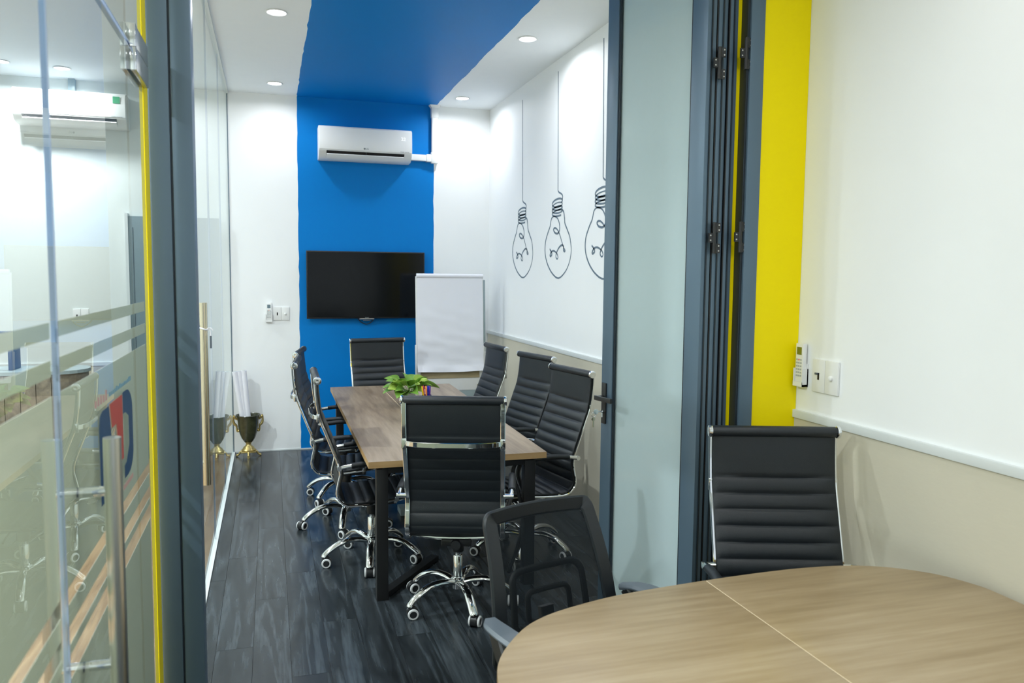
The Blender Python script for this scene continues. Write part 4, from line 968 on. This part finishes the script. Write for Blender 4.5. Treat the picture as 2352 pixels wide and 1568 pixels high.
bm = bmesh.new(); lathe(bm, [(0.025, 0.10), (0.025, 0.25), (0.016, 0.252), (0.016, 0.385)], 20); build('gas_lift', bm, M['plastic'], mc, smooth=True)
for k in range(5):
    a = 2*math.pi*k/5+0.9; c, s = math.cos(a), math.sin(a)
    bm = bmesh.new(); sweep(bm, catmull([(c*r, s*r, z) for r, z in ((0.0, 0.115), (0.10, 0.110), (0.22, 0.085), (0.29, 0.070))], 4), rect(0.022, 0.014, 0.6), (-s, c, 0)); build('base_leg', bm, M['plastic'], mc, smooth=True)
    bm = bmesh.new(); lathe(bm, [(0.006, 0.045), (0.006, 0.07)], 8)
    for sx in (-1, 1): lathe(bm, [(0.018, sx*0.006), (0.0275, sx*0.010), (0.0275, sx*0.022), (0.004, sx*0.025)], 18, (0, -0.012, 0.0275), 'x')
    co = build('caster', bm, M['plastic'], mc, smooth=True); co.location = (0.285*c, 0.285*s, 0); co.rotation_euler = (0, 0, k*1.3)

# ------------------------------------------------------------------ neighbouring office furniture seen through the glass
dk = thing('reception_desk', 'plank-clad wooden desk with rounded end behind the left glass door', 'desk', (-1.9, 6.75, 0))
bm = bmesh.new(); P = [(-0.9, -0.2), (0.35, -0.2)] + [(0.35+0.2*math.sin(math.radians(a)), -0.2*math.cos(math.radians(a))) for a in range(15, 181, 15)] + [(-0.9, 0.2)]
A = [bm.verts.new((x*1.0, y, 0.0)) for x, y in P]; B = [bm.verts.new((x, y, 0.94)) for x, y in P]; bm.faces.new(A); bm.faces.new(B)
for i in range(len(A)): bm.faces.new((A[i], A[(i+1) % len(A)], B[(i+1) % len(A)], B[i]))
build('carcass', bm, M['deskwood'], dk)
bm = bmesh.new(); A = [bm.verts.new((x*1.03, y*1.1, 0.94)) for x, y in P]; B = [bm.verts.new((x*1.03, y*1.1, 0.965)) for x, y in P]; bm.faces.new(A); bm.faces.new(B)
for i in range(len(A)): bm.faces.new((A[i], A[(i+1) % len(A)], B[(i+1) % len(A)], B[i]))
build('worktop', bm, M['palepanel'], dk)
for k in range(12):
    boxobj('plank', (-0.88+k*0.102, -0.782+k*0.102, -0.212, -0.2005, 0.02, 0.935), M['deskwood'], dk, bevel=0.002)
bi = boxobj('box_file', (-1.865, -1.835, 6.66, 6.86, 0.9655, 1.13), M['bluebox'], bevel=0.002); tag(bi, 'dark blue box file standing on the desk behind the left glass door', 'box file')
ln = thing('desk_lamp', 'blue topped desk lamp on the desk behind the left glass door', 'lamp', (-2.06, 6.75, 0.9655))
bm = bmesh.new(); lathe(bm, [(0.05, 0), (0.05, 0.012), (0.01, 0.016)], 20); build('base', bm, M['whitepl'], ln, smooth=True)
bm = bmesh.new(); tube(bm, [(0, 0, 0.01), (-0.02, 0, 0.15), (-0.01, 0, 0.27)], 0.008, 8, (0, 1, 0), smooth=4); build('stem', bm, M['whitepl'], ln, smooth=True)
boxobj('lamp_head', (-0.06, 0.21, -0.03, 0.03, 0.262, 0.285), M['bluebox'], ln, bevel=0.004)

# tidy: uniform interpolation; done
